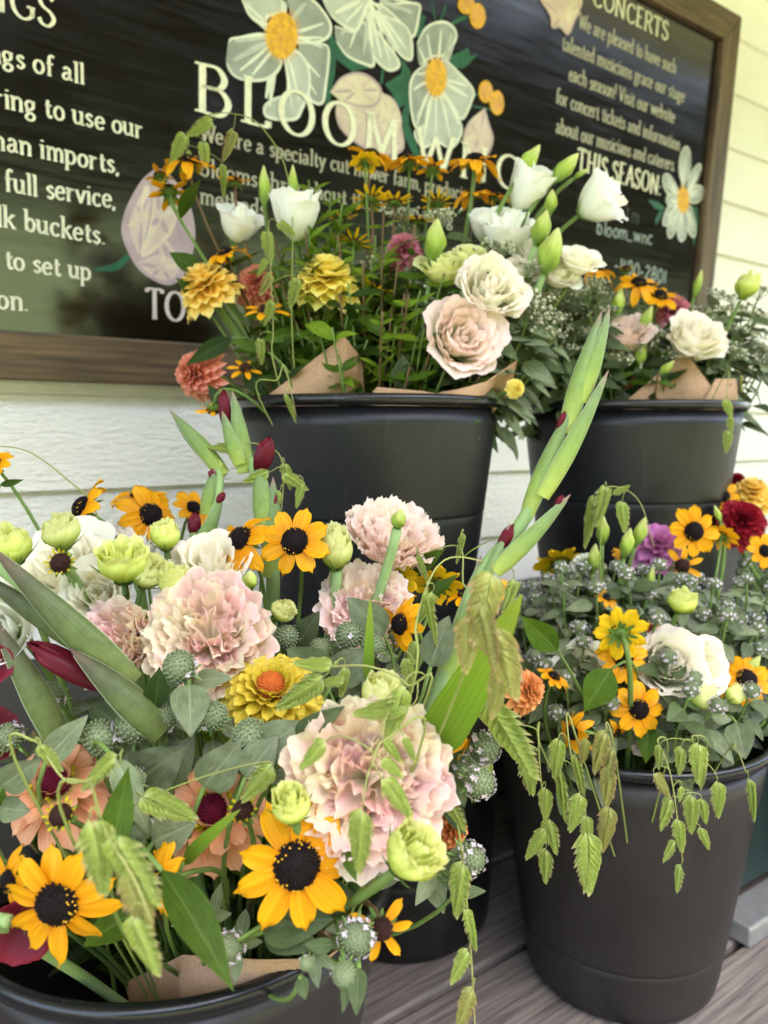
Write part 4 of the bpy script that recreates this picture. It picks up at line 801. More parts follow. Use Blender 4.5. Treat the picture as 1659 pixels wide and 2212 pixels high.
# ------------------------------------------------------------------ hero flowers: (kind, px, py, depth, diameter px, facing (right, up, toward), label, bucket, options)
def rows(b, tab):
    for r in tab: flower(*r[:7], b, **(r[7] if len(r) > 7 else {}))
BE = 'black-eyed susan '
rows('A', [
 ('R', 640, 1868, .365, 285, (.30, .30, 1), 'largest black-eyed susan, facing out in front of the pale green buds at the bottom', dict(short='largest black-eyed susan', var=0, stem='redstem')),
 ('R', 124, 1950, .35, 262, (-.05, .05, 1), 'big black-eyed susan at the bottom left beside the hanging oat heads', dict(short='big bottom left black-eyed susan', var=5, stem='redstem')),
 ('R', 22, 1902, .37, 135, (-.55, .1, .8), 'small black-eyed susan cut by the left edge beside the big one', dict(var=3)),
 ('R', 352, 1905, .375, 165, (-.75, .0, .65), 'half-hidden black-eyed susan turned left behind the blurred oat heads', dict(var=2)),
 ('RS', 823, 2005, .37, 150, (.1, .1, 1), 'gappy narrow-petalled black-eyed susan leaning over the bucket rim', dict(short='gappy black-eyed susan', var=1, stem='redstem')),
 ('Q', 133, 1762, .385, 118, (-.05, .6, .8), 'brown cone with short young petals above the big left flower', dict(short='brown young cone', var=0)),
 ('Q', 525, 1752, .385, 112, (-.1, .75, .6), 'young brown cone with upright quills above the largest flower', dict(var=1)),
 ('Q', 132, 1217, .50, 105, (0, .45, .9), 'young dark cone on a pale thick stem below the pale lime bud', dict(var=0, stem='bluestem', sr=.004)),
 ('R', 178, 1098, .60, 150, (-.75, .45, .45), 'black-eyed susan seen side on against the siding, turned left', dict(short='side-on susan by the siding', var=3)),
 ('R', 305, 1072, .66, 130, (.1, .97, .15), 'black-eyed susan seen edge on with its dark cone against the siding', dict(var=2)),
 ('R', 325, 1112, .62, 145, (.65, .25, .7), 'black-eyed susan turned right just under the edge-on one', dict(var=6)),
 ('R', 418, 1098, .68, 95, (.6, .6, .5), 'small black-eyed susan behind the frilly lime bud by the gladiolus', dict(var=1)),
 ('R', 520, 1165, .55, 165, (-.45, .6, .6), 'black-eyed susan with drooping petals left of the pair in the middle', dict(short='left susan of the middle pair', var=3)),
 ('R', 637, 1170, .545, 170, (-.15, .35, .9), 'black-eyed susan with spread petals, right one of the middle pair', dict(short='right susan of the middle pair', var=4)),
 ('R', 866, 1348, .52, 135, (-.75, .15, .6), 'black-eyed susan with petals to the right beside the hanging oats', dict(var=6)),
 ('RY', 858, 1250, .60, 105, (.3, .2, -.9), 'yellow susan seen from behind below the tall pink lisianthus', dict(var=0)),
 ('RY', 945, 1262, .62, 118, (.1, .5, -.8), 'yellow susan seen from behind right of the tall pink lisianthus', dict(var=0)),
 ('R', 1005, 1285, .60, 95, (-.2, .9, .1), 'orange petals peeping out behind the gladiolus stalk', dict(var=1)),
 ('R', 1005, 1575, .44, 120, (.85, .25, .25), 'black-eyed susan hidden behind the broad bright leaf', dict(var=3)),
 ('R', -12, 1004, .60, 95, (-.3, .6, .4), 'tip of a black-eyed susan cut by the left edge against the siding', dict(var=1)),
 ('R', 1098, 1290, .62, 90, (.8, .3, .3), 'black-eyed susan whose petals show right of the bronze oats', dict(var=2)),
 ('LP', 452, 1378, .47, 268, (.1, .5, .85), 'large frilled pink lisianthus in the left middle', dict(short='large frilled pink lisianthus', var=0, sr=.004)),
 ('LP', 250, 1392, .475, 198, (-.35, .45, .8), 'frilled deep pink lisianthus left of the large one', dict(short='deep pink lisianthus', var=1)),
 ('LP', 848, 1160, .60, 205, (.2, .85, .45), 'tall pink lisianthus cup standing against the rear bucket', dict(short='tall pink lisianthus cup', var=2, sr=.004, k=1.05)),
 ('LB', 790, 1318, .57, 200, (-.05, .5, .85), 'pale pink lisianthus shaded below the tall pink cup', dict(short='shaded pale pink lisianthus', var=0)),
 ('LP', 795, 1690, .385, 362, (.05, .35, .95), 'huge frilled pink lisianthus at the front of the near bouquet', dict(short='huge pink lisianthus', var=1, sr=.004)),
 ('LC', 462, 1235, .545, 160, (.1, .8, .55), 'cream ruffled lisianthus above the large pink one', dict(short='cream ruffled lisianthus', var=0)),
 ('LE', 140, 1245, .57, 200, (-.1, .6, .7), 'large beige lisianthus shaded behind the young dark cone', dict(short='large beige lisianthus', var=0)),
 ('LE', 215, 1290, .53, 130, (.1, .5, .8), 'half-hidden beige lisianthus under the double lime bud', dict(var=1)),
 ('LW', 18, 1365, .45, 165, (.1, .35, .9), 'white lisianthus cut by the left edge behind the gladiolus leaves', dict(short='white lisianthus at the left edge', var=0)),
 ('LW', 290, 1200, .62, 120, (0, .9, .3), 'white lisianthus hidden behind the lime buds', dict(var=1)),
 ('G', 265, 1222, .50, 130, (0.05, 0.75, 0.28), 'frilly double lime bud in the left middle', dict(short='double lime bud', var=2, k=.75)),
 ('G', 318, 1240, .505, 95, (0.4, 0.8, 0.28), 'smooth lime bud leaning against the frilly double one', dict(var=1, k=.8)),
 ('G', 22, 1185, .50, 118, (-0.1, 0.8, 0.28), 'ruffled lime bud at the left edge', dict(short='ruffled lime bud at the left edge', var=0, k=.8)),
 ('G', 132, 1155, .51, 98, (0, 0.85, 0.28), 'pointed pale lime bud above the young dark cone', dict(short='pointed pale lime bud', var=1, k=.85)),
 ('G', 380, 1262, .49, 88, (-0.1, 0.85, 0.28), 'lime bud between the double bud and the large pink bloom', dict(var=0, k=.95)),
 ('G', 357, 1160, .53, 78, (0, 0.95, 0.28), 'frilly lime bud with green calyx below the edge-on susan', dict(short='frilly lime bud with calyx', var=3, k=.95)),
 ('G', 725, 1190, .56, 92, (0, 0.9, 0.28), 'tall lime bud behind the right petals of the middle pair', dict(short='tall lime bud', var=1, k=1.15, stem='bluestem', sr=.005)),
 ('G', 826, 1508, .41, 118, (0.25, 0.8, 0.28), 'pale yellow lime bud above the huge pink lisianthus', dict(short='pale yellow lime bud', var=1, k=.9)),
 ('G', 630, 1742, .36, 105, (-0.1, 0.75, 0.28), 'lime bud tucked left of the huge pink lisianthus', dict(short='lime bud left of the huge pink bloom', var=0, k=.85)),
 ('G', 885, 1850, .345, 150, (.55, .75, .3), 'fluffy lime bud at the lower right of the huge pink bloom', dict(short='fluffy lime bud', var=2, k=.8)),
 ('B', 540, 1252, .50, 62, (.1, .9, .3), 'small closed green bud above the large pink bloom', dict(var=1, k=.75)),
 ('B', 862, 1120, .55, 62, (.15, .9, .3), 'small frilly bud on a long green stem in front of the tall pink cup', dict(var=1, k=.75, stem='bluestem', sr=.004)),
 ('G', 608, 1322, .52, 66, (0.7, 0.75, 0.28), 'small olive lime bud right of the large pink bloom', dict(var=1, k=.8)),
 ('ZT', 585, 1492, .455, 240, (.1, .82, .55), 'yellow zinnia with rusty centre under the large pink bloom', dict(short='yellow zinnia with rusty centre', var=0)),
 ('ZP', 120, 1695, .43, 245, (.05, .75, .65), 'peach zinnia with crimson cone at the left', dict(short='peach zinnia at the left', var=0)),
 ('ZP', 460, 1755, .43, 255, (.1, .65, .75), 'peach zinnia with crimson cone behind the largest susan', dict(short='peach zinnia behind the largest susan', var=1)),
 ('ZO', 1143, 1490, .58, 125, (.75, .35, .55), 'orange zinnia turned right beside the bronze oats', dict(short='orange zinnia', var=0)),
 ('ZO', 980, 1790, .45, 120, (.9, .0, .3), 'orange zinnia peeping out behind the huge pink bloom', dict(var=0)),
])
rows('B', [
 ('R', 408, 352, .86, 128, (.0, .97, .18), 'black-eyed susan seen side on near the top of the left oat arch', dict(short='side-on susan under the oat arch', var=3, stem='redstem', leaves=1)),
 ('RS', 345, 380, .88, 75, (-.2, .8, -.3), 'small yellow susan beside the pink painted bud', dict(var=0, leaves=1)),
 ('RS', 366, 415, .87, 98, (-.2, .6, -.5), 'yellow susan seen from behind over the pink painted bud', dict(var=1, leaves=2)),
 ('RS', 508, 392, .86, 88, (.1, .95, .1), 'side-on susan with thin petals above the word method', dict(var=0, stem='redstem', leaves=1)),
 ('R', 487, 548, .84, 100, (-.3, .85, .3), 'susan tucked behind the amber zinnia', dict(var=3, stem='redstem')),
 ('RS', 575, 672, .80, 108, (.05, .85, .4), 'susan with spread thin petals below the coral dahlia', dict(short='susan below the coral dahlia', var=1)),
 ('RS', 530, 797, .80, 82, (.0, .75, .6), 'small susan low on the left near the rim of the bucket', dict(var=1)),
 ('R', 802, 336, .90, 108, (.15, .93, .1), 'high susan at the painted letter M', dict(short='high susan at the letter M', var=3, stem='redstem', leaves=1)),
 ('RY', 790, 350, .88, 70, (.0, .8, -.4), 'yellow susan back beside the high one at the letter M', dict(var=0, leaves=1)),
 ('R', 884, 350, .90, 108, (.0, .93, .0), 'susan seen side on between the painted M and W', dict(var=2, leaves=2)),
 ('RS', 935, 365, .90, 78, (.1, .8, -.3), 'small greenish susan under the painted W', dict(var=1, leaves=1)),
 ('R', 1026, 348, .90, 125, (.0, .96, .2), 'highest susan in front of the painted N', dict(short='highest susan at the letter N', var=3, stem='stem', sr=.003)),
 ('R', 1020, 417, .92, 90, (-.1, .95, .15), 'susan seen side on below the painted N', dict(var=3, stem='redstem')),
 ('R', 1070, 425, .92, 82, (.1, .95, .15), 'small susan behind the white cup by the painted C', dict(var=2)),
 ('YS', 800, 432, .88, 90, (-.1, .7, -.4), 'yellow thin-petalled daisy in the middle of the rear bouquet', dict(short='thin-petalled yellow daisy', var=0, stem='redstem', leaves=2)),
 ('YS', 852, 436, .87, 92, (.0, .95, -.1), 'yellow thin-petalled daisy facing up, right of its twin', dict(var=1, stem='redstem', leaves=1)),
 ('YS', 735, 470, .88, 78, (.0, .95, .05), 'yellow daisy beside the large white cup', dict(var=0, leaves=1)),
 ('YS', 765, 525, .86, 85, (.1, .7, -.3), 'greenish yellow daisy above the yellow zinnia', dict(var=1, leaves=1)),
 ('YS', 902, 478, .88, 92, (.0, .95, .1), 'yellow daisy above the pink frilled flower', dict(var=0, leaves=1)),
 ('YS', 812, 622, .84, 78, (.3, .6, .1), 'yellow daisy at the right edge of the yellow zinnia', dict(var=1)),
 ('YS', 945, 440, .90, 82, (.0, .8, -.4), 'yellow daisy back under the painted W', dict(var=0, leaves=1)),
 ('R', 1108, 478, .90, 62, (.0, .9, .2), 'orange susan hidden between the white cup and the bud', dict(var=1)),
 ('RS', 460, 885, .76, 82, (-.1, -.7, -.2), 'susan hanging upside down beside the rim', dict(var=0)),
 ('ZY', 442, 612, .83, 170, (-.4, .75, .4), 'amber zinnia leaning left over the painted sign', dict(short='amber zinnia', var=1, sr=.0045, leaves=1)),
 ('ZY', 705, 600, .83, 190, (.05, .88, .35), 'lemon yellow zinnia on a thick green stem', dict(short='lemon yellow zinnia', var=0, sr=.0045)),
 ('ZC', 555, 610, .86, 128, (.0, .45, .85), 'coral dahlia between the two yellow zinnias', dict(short='coral dahlia', var=0, sr=.004)),
 ('ZC', 420, 808, .80, 145, (-.5, .0, .75), 'coral pink dahlia hanging over the left rim', dict(short='hanging coral dahlia', var=1, sr=.004, spread=.6)),
 ('ZS', 872, 535, .86, 110, (.0, .5, .8), 'dusty pink frilled flower in the middle of the rear bouquet', dict(short='dusty pink frilled flower', var=0)),
 ('ZR', 790, 640, .86, 62, (.1, .5, .7), 'small dull red flower right of the lemon zinnia', dict(var=0)),
 ('ZR', 800, 700, .86, 55, (.2, .4, .7), 'lower small dull red flower near the paper peak', dict(var=0)),
 ('ZY', 1118, 838, .78, 52, (.4, .1, .8), 'small yellow flower at the right rim below the cream roses', dict(var=0)),
 ('LG', 962, 592, .83, 108, (-.05, .75, .5), 'pale lime rose behind the open cream rose', dict(short='pale lime rose', var=0)),
 ('LC', 1052, 640, .785, 150, (.25, .45, .8), 'open cream rose-like lisianthus, upper of the two', dict(short='open cream rose', var=0)),
 ('LC', 988, 738, .775, 150, (.35, .25, .85), 'blush cream rose-like lisianthus, lower of the two', dict(short='blush cream rose', var=1)),
 ('LW', 640, 492, .84, 120, (.0, .93, .2), 'white lisianthus cup with pointed tips on the left', dict(short='left white cup', var=0)),
 ('LW', 512, 500, .87, 95, (.3, .7, .4), 'round white bloom behind the stems left of the white cup', dict(var=1)),
 ('LW', 1128, 430, .88, 105, (.35, .75, .45), 'white lisianthus cup under the painted C', dict(short='white cup under the letter C', var=0, k=1.1)),
 ('LW', 1278, 445, .88, 118, (.75, .50, .35), 'open white lisianthus in front of the green chalkboard text', dict(short='open white lisianthus', var=1)),
 ('LW', 1090, 522, .88, 120, (.1, .8, .5), 'creamy white bloom under the seed heads', dict(short='creamy white bloom', var=1)),
 ('LE', 1245, 572, .86, 90, (.2, .7, .5), 'faded beige bloom beside the lime bud', dict(short='faded beige bloom', var=0)),
 ('LW', 1052, 508, .89, 84, (-.1, .85, .4), 'small white bloom tucked under the seed heads left of the creamy white one', dict(var=0)),
 ('LE', 1200, 600, .86, 84, (.3, .6, .6), 'small beige bloom between the plump buds and the faded one', dict(var=0)),
 ('LG', 1012, 560, .85, 70, (.1, .8, .5), 'small lime rose between the pale lime and cream roses', dict(var=0)),
 ('LC', 1120, 600, .86, 84, (.1, .6, .7), 'small ivory rose behind the open cream rose', dict(var=0)),
 ('LE', 1160, 560, .87, 90, (-.1, .7, .6), 'cream bloom behind the large twisted buds', dict(var=1)),
 ('B', 1143, 347, .86, 78, (.55, .8, .1), 'twisted lime bud pointing up at the painted C', dict(short='twisted bud at the letter C', var=0)),
 ('B', 1222, 362, .86, 78, (.65, .7, .1), 'twisted lime bud pointing at the THIS SEASON heading', dict(short='twisted bud at the season heading', var=0)),
 ('B', 1170, 492, .84, 76, (.25, .9, .2), 'plump green bud, upper of the two on thick stems', dict(short='upper plump bud', var=1, stem='bluestem', sr=.004)),
 ('B', 1190, 542, .83, 98, (.25, .9, .2), 'large plump green bud, lower of the two on thick stems', dict(short='lower plump bud', var=1, stem='bluestem', sr=.0045)),
 ('B', 940, 518, .82, 88, (.1, .95, .15), 'green twisted bud standing over the pale lime rose', dict(short='green bud over the lime rose', var=1, stem='bluestem', sr=.003)),
 ('B', 1190, 436, .86, 52, (.1, .95, .1), 'small round green bud above the plump ones', dict(var=1)),
 ('B', 1385 - 130, 330 + 45, .88, 40, (.8, .5, 0), 'tiny green bud under the season heading', dict(var=2)),
 ('B', 571, 402, .84, 84, (.0, 1, .1), 'slim pale bud rising left of the white cup', dict(short='slim pale bud', var=2)),
 ('B', 633, 392, .84, 68, (.0, 1, .1), 'slim green bud rising behind the white cup', dict(var=2)),
])
rows('C', [
 ('R', 1288, 585, 1.0, 92, (.1, .95, .2), 'orange susan side on at the left of the far bouquet', dict(var=3)),
 ('R', 1380, 612, 1.0, 98, (-.05, .7, .6), 'susan below the phone number, left of a pair', dict(short='left susan under the phone number', var=3)),
 ('R', 1425, 640, 1.0, 96, (.05, .7, .6), 'susan below the phone number, right of a pair', dict(short='right susan under the phone number', var=0)),
 ('Q', 1352, 583, 1.02, 52, (0, .8, .4), 'withered small flower head against the green chalkboard', dict(var=0)),
 ('LC', 1492, 742, .965, 122, (.1, .6, .7), 'cream lisianthus in the far right bouquet above the paper', dict(short='far cream lisianthus', var=0)),
 ('LC', 1347, 735, 1.0, 100, (-.1, .7, .6), 'cream lisianthus behind the gladiolus tip', dict(short='cream bloom behind the gladiolus tip', var=1)),
 ('LE', 1290, 790, 1.0, 85, (-.1, .4, .8), 'cream petals low behind the gladiolus stalk', dict(var=0)),
 ('ZS', 1456, 665, 1.03, 100, (0, .75, .5), 'dark rose flower under the right susan of the pair', dict(short='dark rose flower', var=0)),
 ('B', 1334, 655, 1.0, 66, (.2, .95, .1), 'slim lime bud below the withered flower head', dict(var=0)),
 ('B', 1396, 690, .99, 60, (.3, .9, .2), 'slim lime bud left of the dark rose flower', dict(var=0)),
 ('G', 1612, 622, 1.0, 62, (0.3, 0.9, 0.2), 'lime bud at the right edge against the siding', dict(short='lime bud against the siding', var=0)),
 ('B', 1508, 612, 1.02, 58, (.2, .95, .1), 'slim bud in front of the sign frame', dict(var=2)),
 ('B', 1385, 765, .98, 55, (.1, .9, .2), 'lime bud beside the folded paper corner', dict(var=0)),
 ('B', 1440, 795, .95, 44, (.6, .7, .3), 'tiny lime bud over the paper', dict(var=0)),
 ('ZC', 1360, 822, 1.0, 40, (0, .6, .8), 'orange scrap of a flower beside the folded paper corner', dict(var=1)),
])
rows('D', [
 ('R', 1498, 1148, .84, 122, (.05, .15, 1), 'bright susan facing out at the back of the front right bouquet', dict(short='bright upper right susan', var=4)),
 ('RS', 1474, 1222, .82, 90, (-.2, .1, .9), 'thin susan hanging under the bright upper one', dict(var=1)),
 ('RY', 1340, 1368, .665, 128, (.05, .15, -.95), 'yellow susan seen from behind with a green star of sepals', dict(short='yellow susan seen from behind', var=0, sr=.0025)),
 ('R', 1345, 1420, .68, 130, (.15, .25, .9), 'susan whose petals show under the one seen from behind', dict(var=0)),
 ('R', 1380, 1532, .665, 122, (.0, .2, 1), 'susan facing straight out above the bucket rim', dict(short='susan above the right rim', var=1)),
 ('R', 1612, 1468, .71, 128, (.0, .45, .85), 'susan with hanging petals at the right edge', dict(short='susan at the right edge', var=6)),
 ('R', 1238, 1582, .64, 92, (-.7, .1, .5), 'dark susan turned left among the hanging oats', dict(var=3)),
 ('R', 1196, 1462, .66, 80, (.3, .8, .2), 'susan petals behind the orange zinnia', dict(var=2)),
 ('R', 1652, 1190, .86, 80, (.1, .3, .9), 'susan cut by the right edge', dict(var=1)),
 ('RY', 1210, 1216, .88, 120, (0, .6, -.6), 'shaded yellow susan at the back below the gladiolus', dict(var=0)),
 ('R', 1345, 1212, .82, 70, (.6, .3, .4), 'orange susan behind the slim buds', dict(var=3)),
 ('R', 1556, 1158, .86, 78, (.2, .5, -.6), 'susan turned away beside the red flower', dict(var=2)),
 ('R', 1332, 1582, .67, 60, (.3, -.2, .4), 'susan petal hanging low among the oats', dict(var=3)),
 ('R', 1310, 1290, .75, 60, (.2, .6, .5), 'half-hidden orange susan under the mint', dict(var=2)),
 ('LC', 1440, 1440, .70, 145, (-.1, .5, .85), 'cream lisianthus in the front right bouquet', dict(short='front right cream lisianthus', var=0)),
 ('LE', 1510, 1445, .705, 105, (.3, .4, .8), 'greenish cream lisianthus right of the cream one', dict(short='greenish cream lisianthus', var=1)),
 ('LE', 1262, 1448, .72, 100, (-.2, .4, .8), 'beige lisianthus hidden behind the yellow susan back', dict(var=0)),
 ('LC', 1400, 1600 - 30, .72, 110, (.2, .3, .8), 'blush petals under the susan above the rim', dict(var=1)),
 ('G', 1508, 1502, .68, 74, (.95, .2, .2), 'fat green bud lying on its side at the right', dict(short='fat lying bud', var=1, k=.95)),
 ('G', 1585, 1502, .69, 50, (0.8, 0.75, 0.28), 'smaller green bud right of the fat lying one', dict(var=1)),
 ('G', 1472, 1302, .715, 78, (0.15, 0.75, 0.28), 'green frilly bud deep in the silvery mint', dict(short='green bud in the mint', var=0, k=.75)),
 ('ZW', 1272, 1225, .84, 118, (.0, .8, .5), 'greenish white dahlia under the slim buds', dict(short='greenish white dahlia', var=0)),
 ('ZM', 1422, 1175, .88, 145, (.0, .6, .7), 'magenta frilled flower at the back of the front right bouquet', dict(short='magenta flower', var=0)),
 ('ZC', 1470, 1388, .715, 90, (.1, .7, .6), 'coral dahlia peeping over the cream lisianthus', dict(short='small coral dahlia', var=0)),
 ('ZC', 1408, 1358, .71, 50, (-.2, .7, .5), 'coral flower behind the yellow susan back', dict(var=1)),
 ('B', 1302, 1145, .80, 62, (.0, 1, .1), 'slim lime bud left of the pair of upright buds', dict(short='slim upright buds', var=0)),
 ('B', 1355, 1172, .80, 66, (.15, .95, .1), 'slim lime bud in the middle of the upright buds', dict(var=0)),
 ('B', 1383, 1148, .80, 66, (.25, .9, .1), 'slim lime bud beside the magenta flower', dict(var=0)),
 ('B', 1283, 1205, .80, 64, (.05, .95, .1), 'slim lime bud in front of the greenish white dahlia', dict(var=0)),
 ('B', 1405, 1250, .78, 60, (.1, .9, .2), 'lime bud under the magenta flower', dict(var=2)),
 ('B', 1550, 1110, .86, 44, (-.4, .8, .2), 'tiny bud at the left of the red flower', dict(var=2)),
 ('B', 1625, 1440, .72, 60, (.4, .8, .2), 'lime bud behind the susan at the right edge', dict(var=0)),
])
rows('F', [
 ('R', 1562, 1072, .98, 84, (.0, .4, .9), 'susan above the red flower at the far right', dict(short='susan above the red flower', var=5)),
 ('ZR', 1605, 1122, .95, 140, (-.1, .6, .8), 'bright red dahlia at the far right edge', dict(short='red dahlia', var=0)),
 ('ZY', 1625, 1062, 1.02, 120, (0, .9, .3), 'flat yellow flower at the far right behind the red one', dict(var=1)),
 ('ZR', 1590, 1040, 1.05, 70, (0, .8, .4), 'small red flower at the back of the far right bucket', dict(var=0)),
])
MARKS += [(800, 850, 'left rear bucket rim'), (1380, 860, 'right rear bucket rim'), (1370, 1660, 'front right bucket rim'), (300, 2180, 'near bucket rim'), (690, 790, 'paper peak'), (1290, 700, 'gladiolus tip'), (1100, 1050, 'gladiolus stalk'), (960, 1530, 'broad bright leaf'), (310, 490, 'pink painted bud')]

# ------------------------------------------------------------------ leaf sprays: each leaf = (x0, y0, d0, x1, y1, d1, width px)
def spray(leaves, label, b, mat='leaf', shape='ovate', name='leafy_stem', cat='foliage', grp='loose leaves in the bouquets', stem='stem', fold=.25, wav=.0, curl=.15):
    p = P(*leaves[0][:3]); base = base_pt(b, p); root = empty(name, base, label, cat, grp); lf, st = MB(), MB()
    for (xa, ya, da, xb, yb, db, w) in leaves:
        A, B = P(xa, ya, da), P(xb, yb, db)
        X, uv = leaf_grid(A - base, B - base, w / F * (da + db) / 2, CAM - A + np.array((RNG.uniform(-.1, .1), 0, RNG.uniform(-.1, .2))), fold, curl * RNG.uniform(.3, 1.2), 9, 15, shape, wav); lf.grid(X, uv)
        st.tube(stem_curve(np.zeros(3), A - base, nrm((B - A) + np.array((0, 0, .02)))), .0016, .0012)
    link('stem', st.mesh('stem', [MT[stem]]), root); link('foliage', lf.mesh('foliage', [MT[mat]]), root); return root
spray([(925, 1625, .40, 1128, 1283, .36, 108)], 'broad bright green blade leaf beside the bronze oats', 'A', 'blade', 'blade', 'gladiolus_leaf', 'leaf', None, fold=.12)
spray([(795, 1470, .42, 800, 1288, .42, 24)], 'narrow upright grass blade in front of the grey leaves', 'A', 'blade', 'blade', 'grass_blade', 'leaf', None)
spray([(398, 1862, .385, 520, 1748, .37, 36)], 'flat pale grass blade left of the largest susan', 'A', 'blade', 'blade', 'grass_blade', 'leaf', None)
spray([(240, 1850, .36, 278, 1655, .37, 66)], 'upright pointed green leaf above the hanging oat heads', 'A', 'leaf', 'lance')
spray([(350, 1880, .355, 505, 2142, .33, 88)], 'large pointed green leaf hanging over the near paper wrap', 'A', 'leaf', 'lance', fold=.35)
spray([(300, 1960, .40, 180, 2045, .385, 78)], 'toothed green leaf over the dark inside of the near bucket', 'A', 'leaf', 'ovate')
spray([(880, 1240, .6, 962, 1185, .58, 44), (930, 1290, .6, 990, 1240, .6, 24)], 'pointed green leaf right of the tall pink cup', 'A', 'leaf', 'lance')
spray([(745, 1830, .37, 770, 1905, .36, 32)], 'small green leaf under the huge pink bloom', 'A', 'leaf', 'lance')
spray([(565, 2000, .37, 720, 1985, .37, 100), (575, 2010, .375, 700, 2045, .36, 70)], 'broad curled grey-green leaf at the rim under the largest susan', 'A', 'mintd', 'ovate', fold=.5)
spray([(665, 1900, .40, 770, 1935, .38, 44)], 'grey-green strap leaf right of the largest susan', 'A', 'mintd', 'blade')
spray([(0, 1048, .6, 52, 1036, .6, 16)], 'single green leaf at the left edge against the siding', 'A', 'leaf', 'lance')
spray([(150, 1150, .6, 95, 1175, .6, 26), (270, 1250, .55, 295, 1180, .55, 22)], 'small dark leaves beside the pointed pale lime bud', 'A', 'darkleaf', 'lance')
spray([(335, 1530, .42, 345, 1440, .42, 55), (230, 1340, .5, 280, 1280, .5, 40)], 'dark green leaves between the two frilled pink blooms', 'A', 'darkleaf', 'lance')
spray([(1205, 1405, .64, 1125, 1330, .64, 60)], 'green leaf curled beside the orange zinnia', 'D', 'leaf', 'lance')
spray([(1320, 1445, .655, 1262, 1538, .65, 72)], 'pale green leaf on the stem below the yellow susan back', 'D', 'leaf', 'lance')
spray([(1400, 1560, .68, 1395, 1650, .67, 44)], 'green leaf hanging under the susan above the rim', 'D', 'leaf', 'lance')
spray([(1590, 1560, .68, 1610, 1640, .67, 60), (1500, 1560, .70, 1590, 1535, .69, 55)], 'large grey-green leaves at the right rim', 'D', 'mint', 'ovate')
for i, (q, l) in enumerate([([(440, 590, .83, 365, 545, .83, 40), (430, 640, .83, 380, 600, .82, 30)], 'green leaf crossing the pink painted bud'), ([(500, 730, .8, 400, 790, .78, 40), (480, 880, .78, 450, 830, .78, 28)], 'dark leaf over the hanging coral dahlia'), ([(580, 760, .8, 490, 735, .8, 22), (640, 720, .82, 560, 735, .8, 30)], 'narrow green leaves below the susan under the coral dahlia'),
    ([(700, 760, .84, 770, 700, .82, 40), (740, 680, .83, 770, 780, .82, 36), (690, 700, .84, 660, 790, .84, 30)], 'green leaves rising behind the paper peak'), ([(870, 840, .78, 870, 765, .77, 52)], 'grey-green pointed leaf at the rim below the cream roses'), ([(630, 800, .82, 590, 850, .8, 50), (560, 850, .8, 530, 780, .8, 44)], 'broad dark leaves left of the paper peak')]): spray(q, l, 'B', ('leaf', 'darkleaf', 'leaf', 'leaf', 'mintd', 'darkleaf')[i], 'lance')

# ------------------------------------------------------------------ silvery mint sprigs
def sprig(pt, b, label, leafmat='mint', pairs=3, ll=.034, hs=.010, hv=2, fdir=None, heads=1, clus=False, rng=RNG, reach=.12):
    base = base_pt(b, pt, .6); root = empty('mint_sprig' if not clus else 'seeded_sprig', base, label, 'herb sprig', 'silvery mint sprigs' if not clus else 'seeded grey-green sprigs')
    d = nrm(fdir if fdir is not None else (nrm(np.array(pt) - base) * 1.0 + np.array((rng.uniform(-.4, .4), rng.uniform(-.5, .2), .3))))
    pts = stem_curve(np.zeros(3), pt - base, d, 18); st, lf = MB(), MB(); st.tube(pts, .0017, .0011, 5)
    acc = np.cumsum(np.r_[0, np.linalg.norm(np.diff(pts, axis=0), axis=1)]); tot = acc[-1]
    for k in range(pairs):
        s = tot - reach * (k + .25) / pairs * rng.uniform(.85, 1.1)
        if s < 0: continue
        i = min(len(pts) - 2, int(np.searchsorted(acc, s))); q = pts[i]; t = nrm(pts[min(i + 1, len(pts) - 1)] - pts[i - 1]); R = frame(t)
        ph = k * 1.57 + rng.uniform(-.3, .3)
        for sgnm in (0, math.pi):
            a = ph + sgnm; o = R @ np.array((math.cos(a), math.sin(a), 0)); L = ll * rng.uniform(.75, 1.15) * (.75 + .3 * k / pairs)
            dirv = nrm(o + t * rng.uniform(-.3, .4) + np.array((0, 0, -.45 * rng.random())))
            X, uv = leaf_grid(q + o * .004, q + o * .004 + dirv * L, L * rng.uniform(.44, .58), t * .5 + np.array((rng.uniform(-.3, .3), -.75, .45)), .22, rng.uniform(-.15, .35), 7, 9, 'ovate', rng.uniform(0, .03)); lf.grid(X, uv)
    link('stem', st.mesh('stem', [MT['stem']]), root); link('foliage', lf.mesh('foliage', [MT[leafmat]]), root)
    rl = Vector(root.location)
    for h in range(heads):
        off = np.zeros(3) if h == 0 else frame(d) @ np.array((rng.uniform(-1.6, 1.6) * hs, rng.uniform(-1.6, 1.6) * hs, -.5 * hs))
        c = np.array(pt) + d * hs * .6 + off
        o = link('flower_head', (CLUST[rng.randrange(2)] if clus else HEADM[hv]), root); o.matrix_local = Matrix.Translation(-rl) @ mat4(frame(d, rng.uniform(0, 6)), c, hs * (1.0 if h == 0 else .75))
    return root
TOC = lambda r, u, c: face_dir((r, u, c))
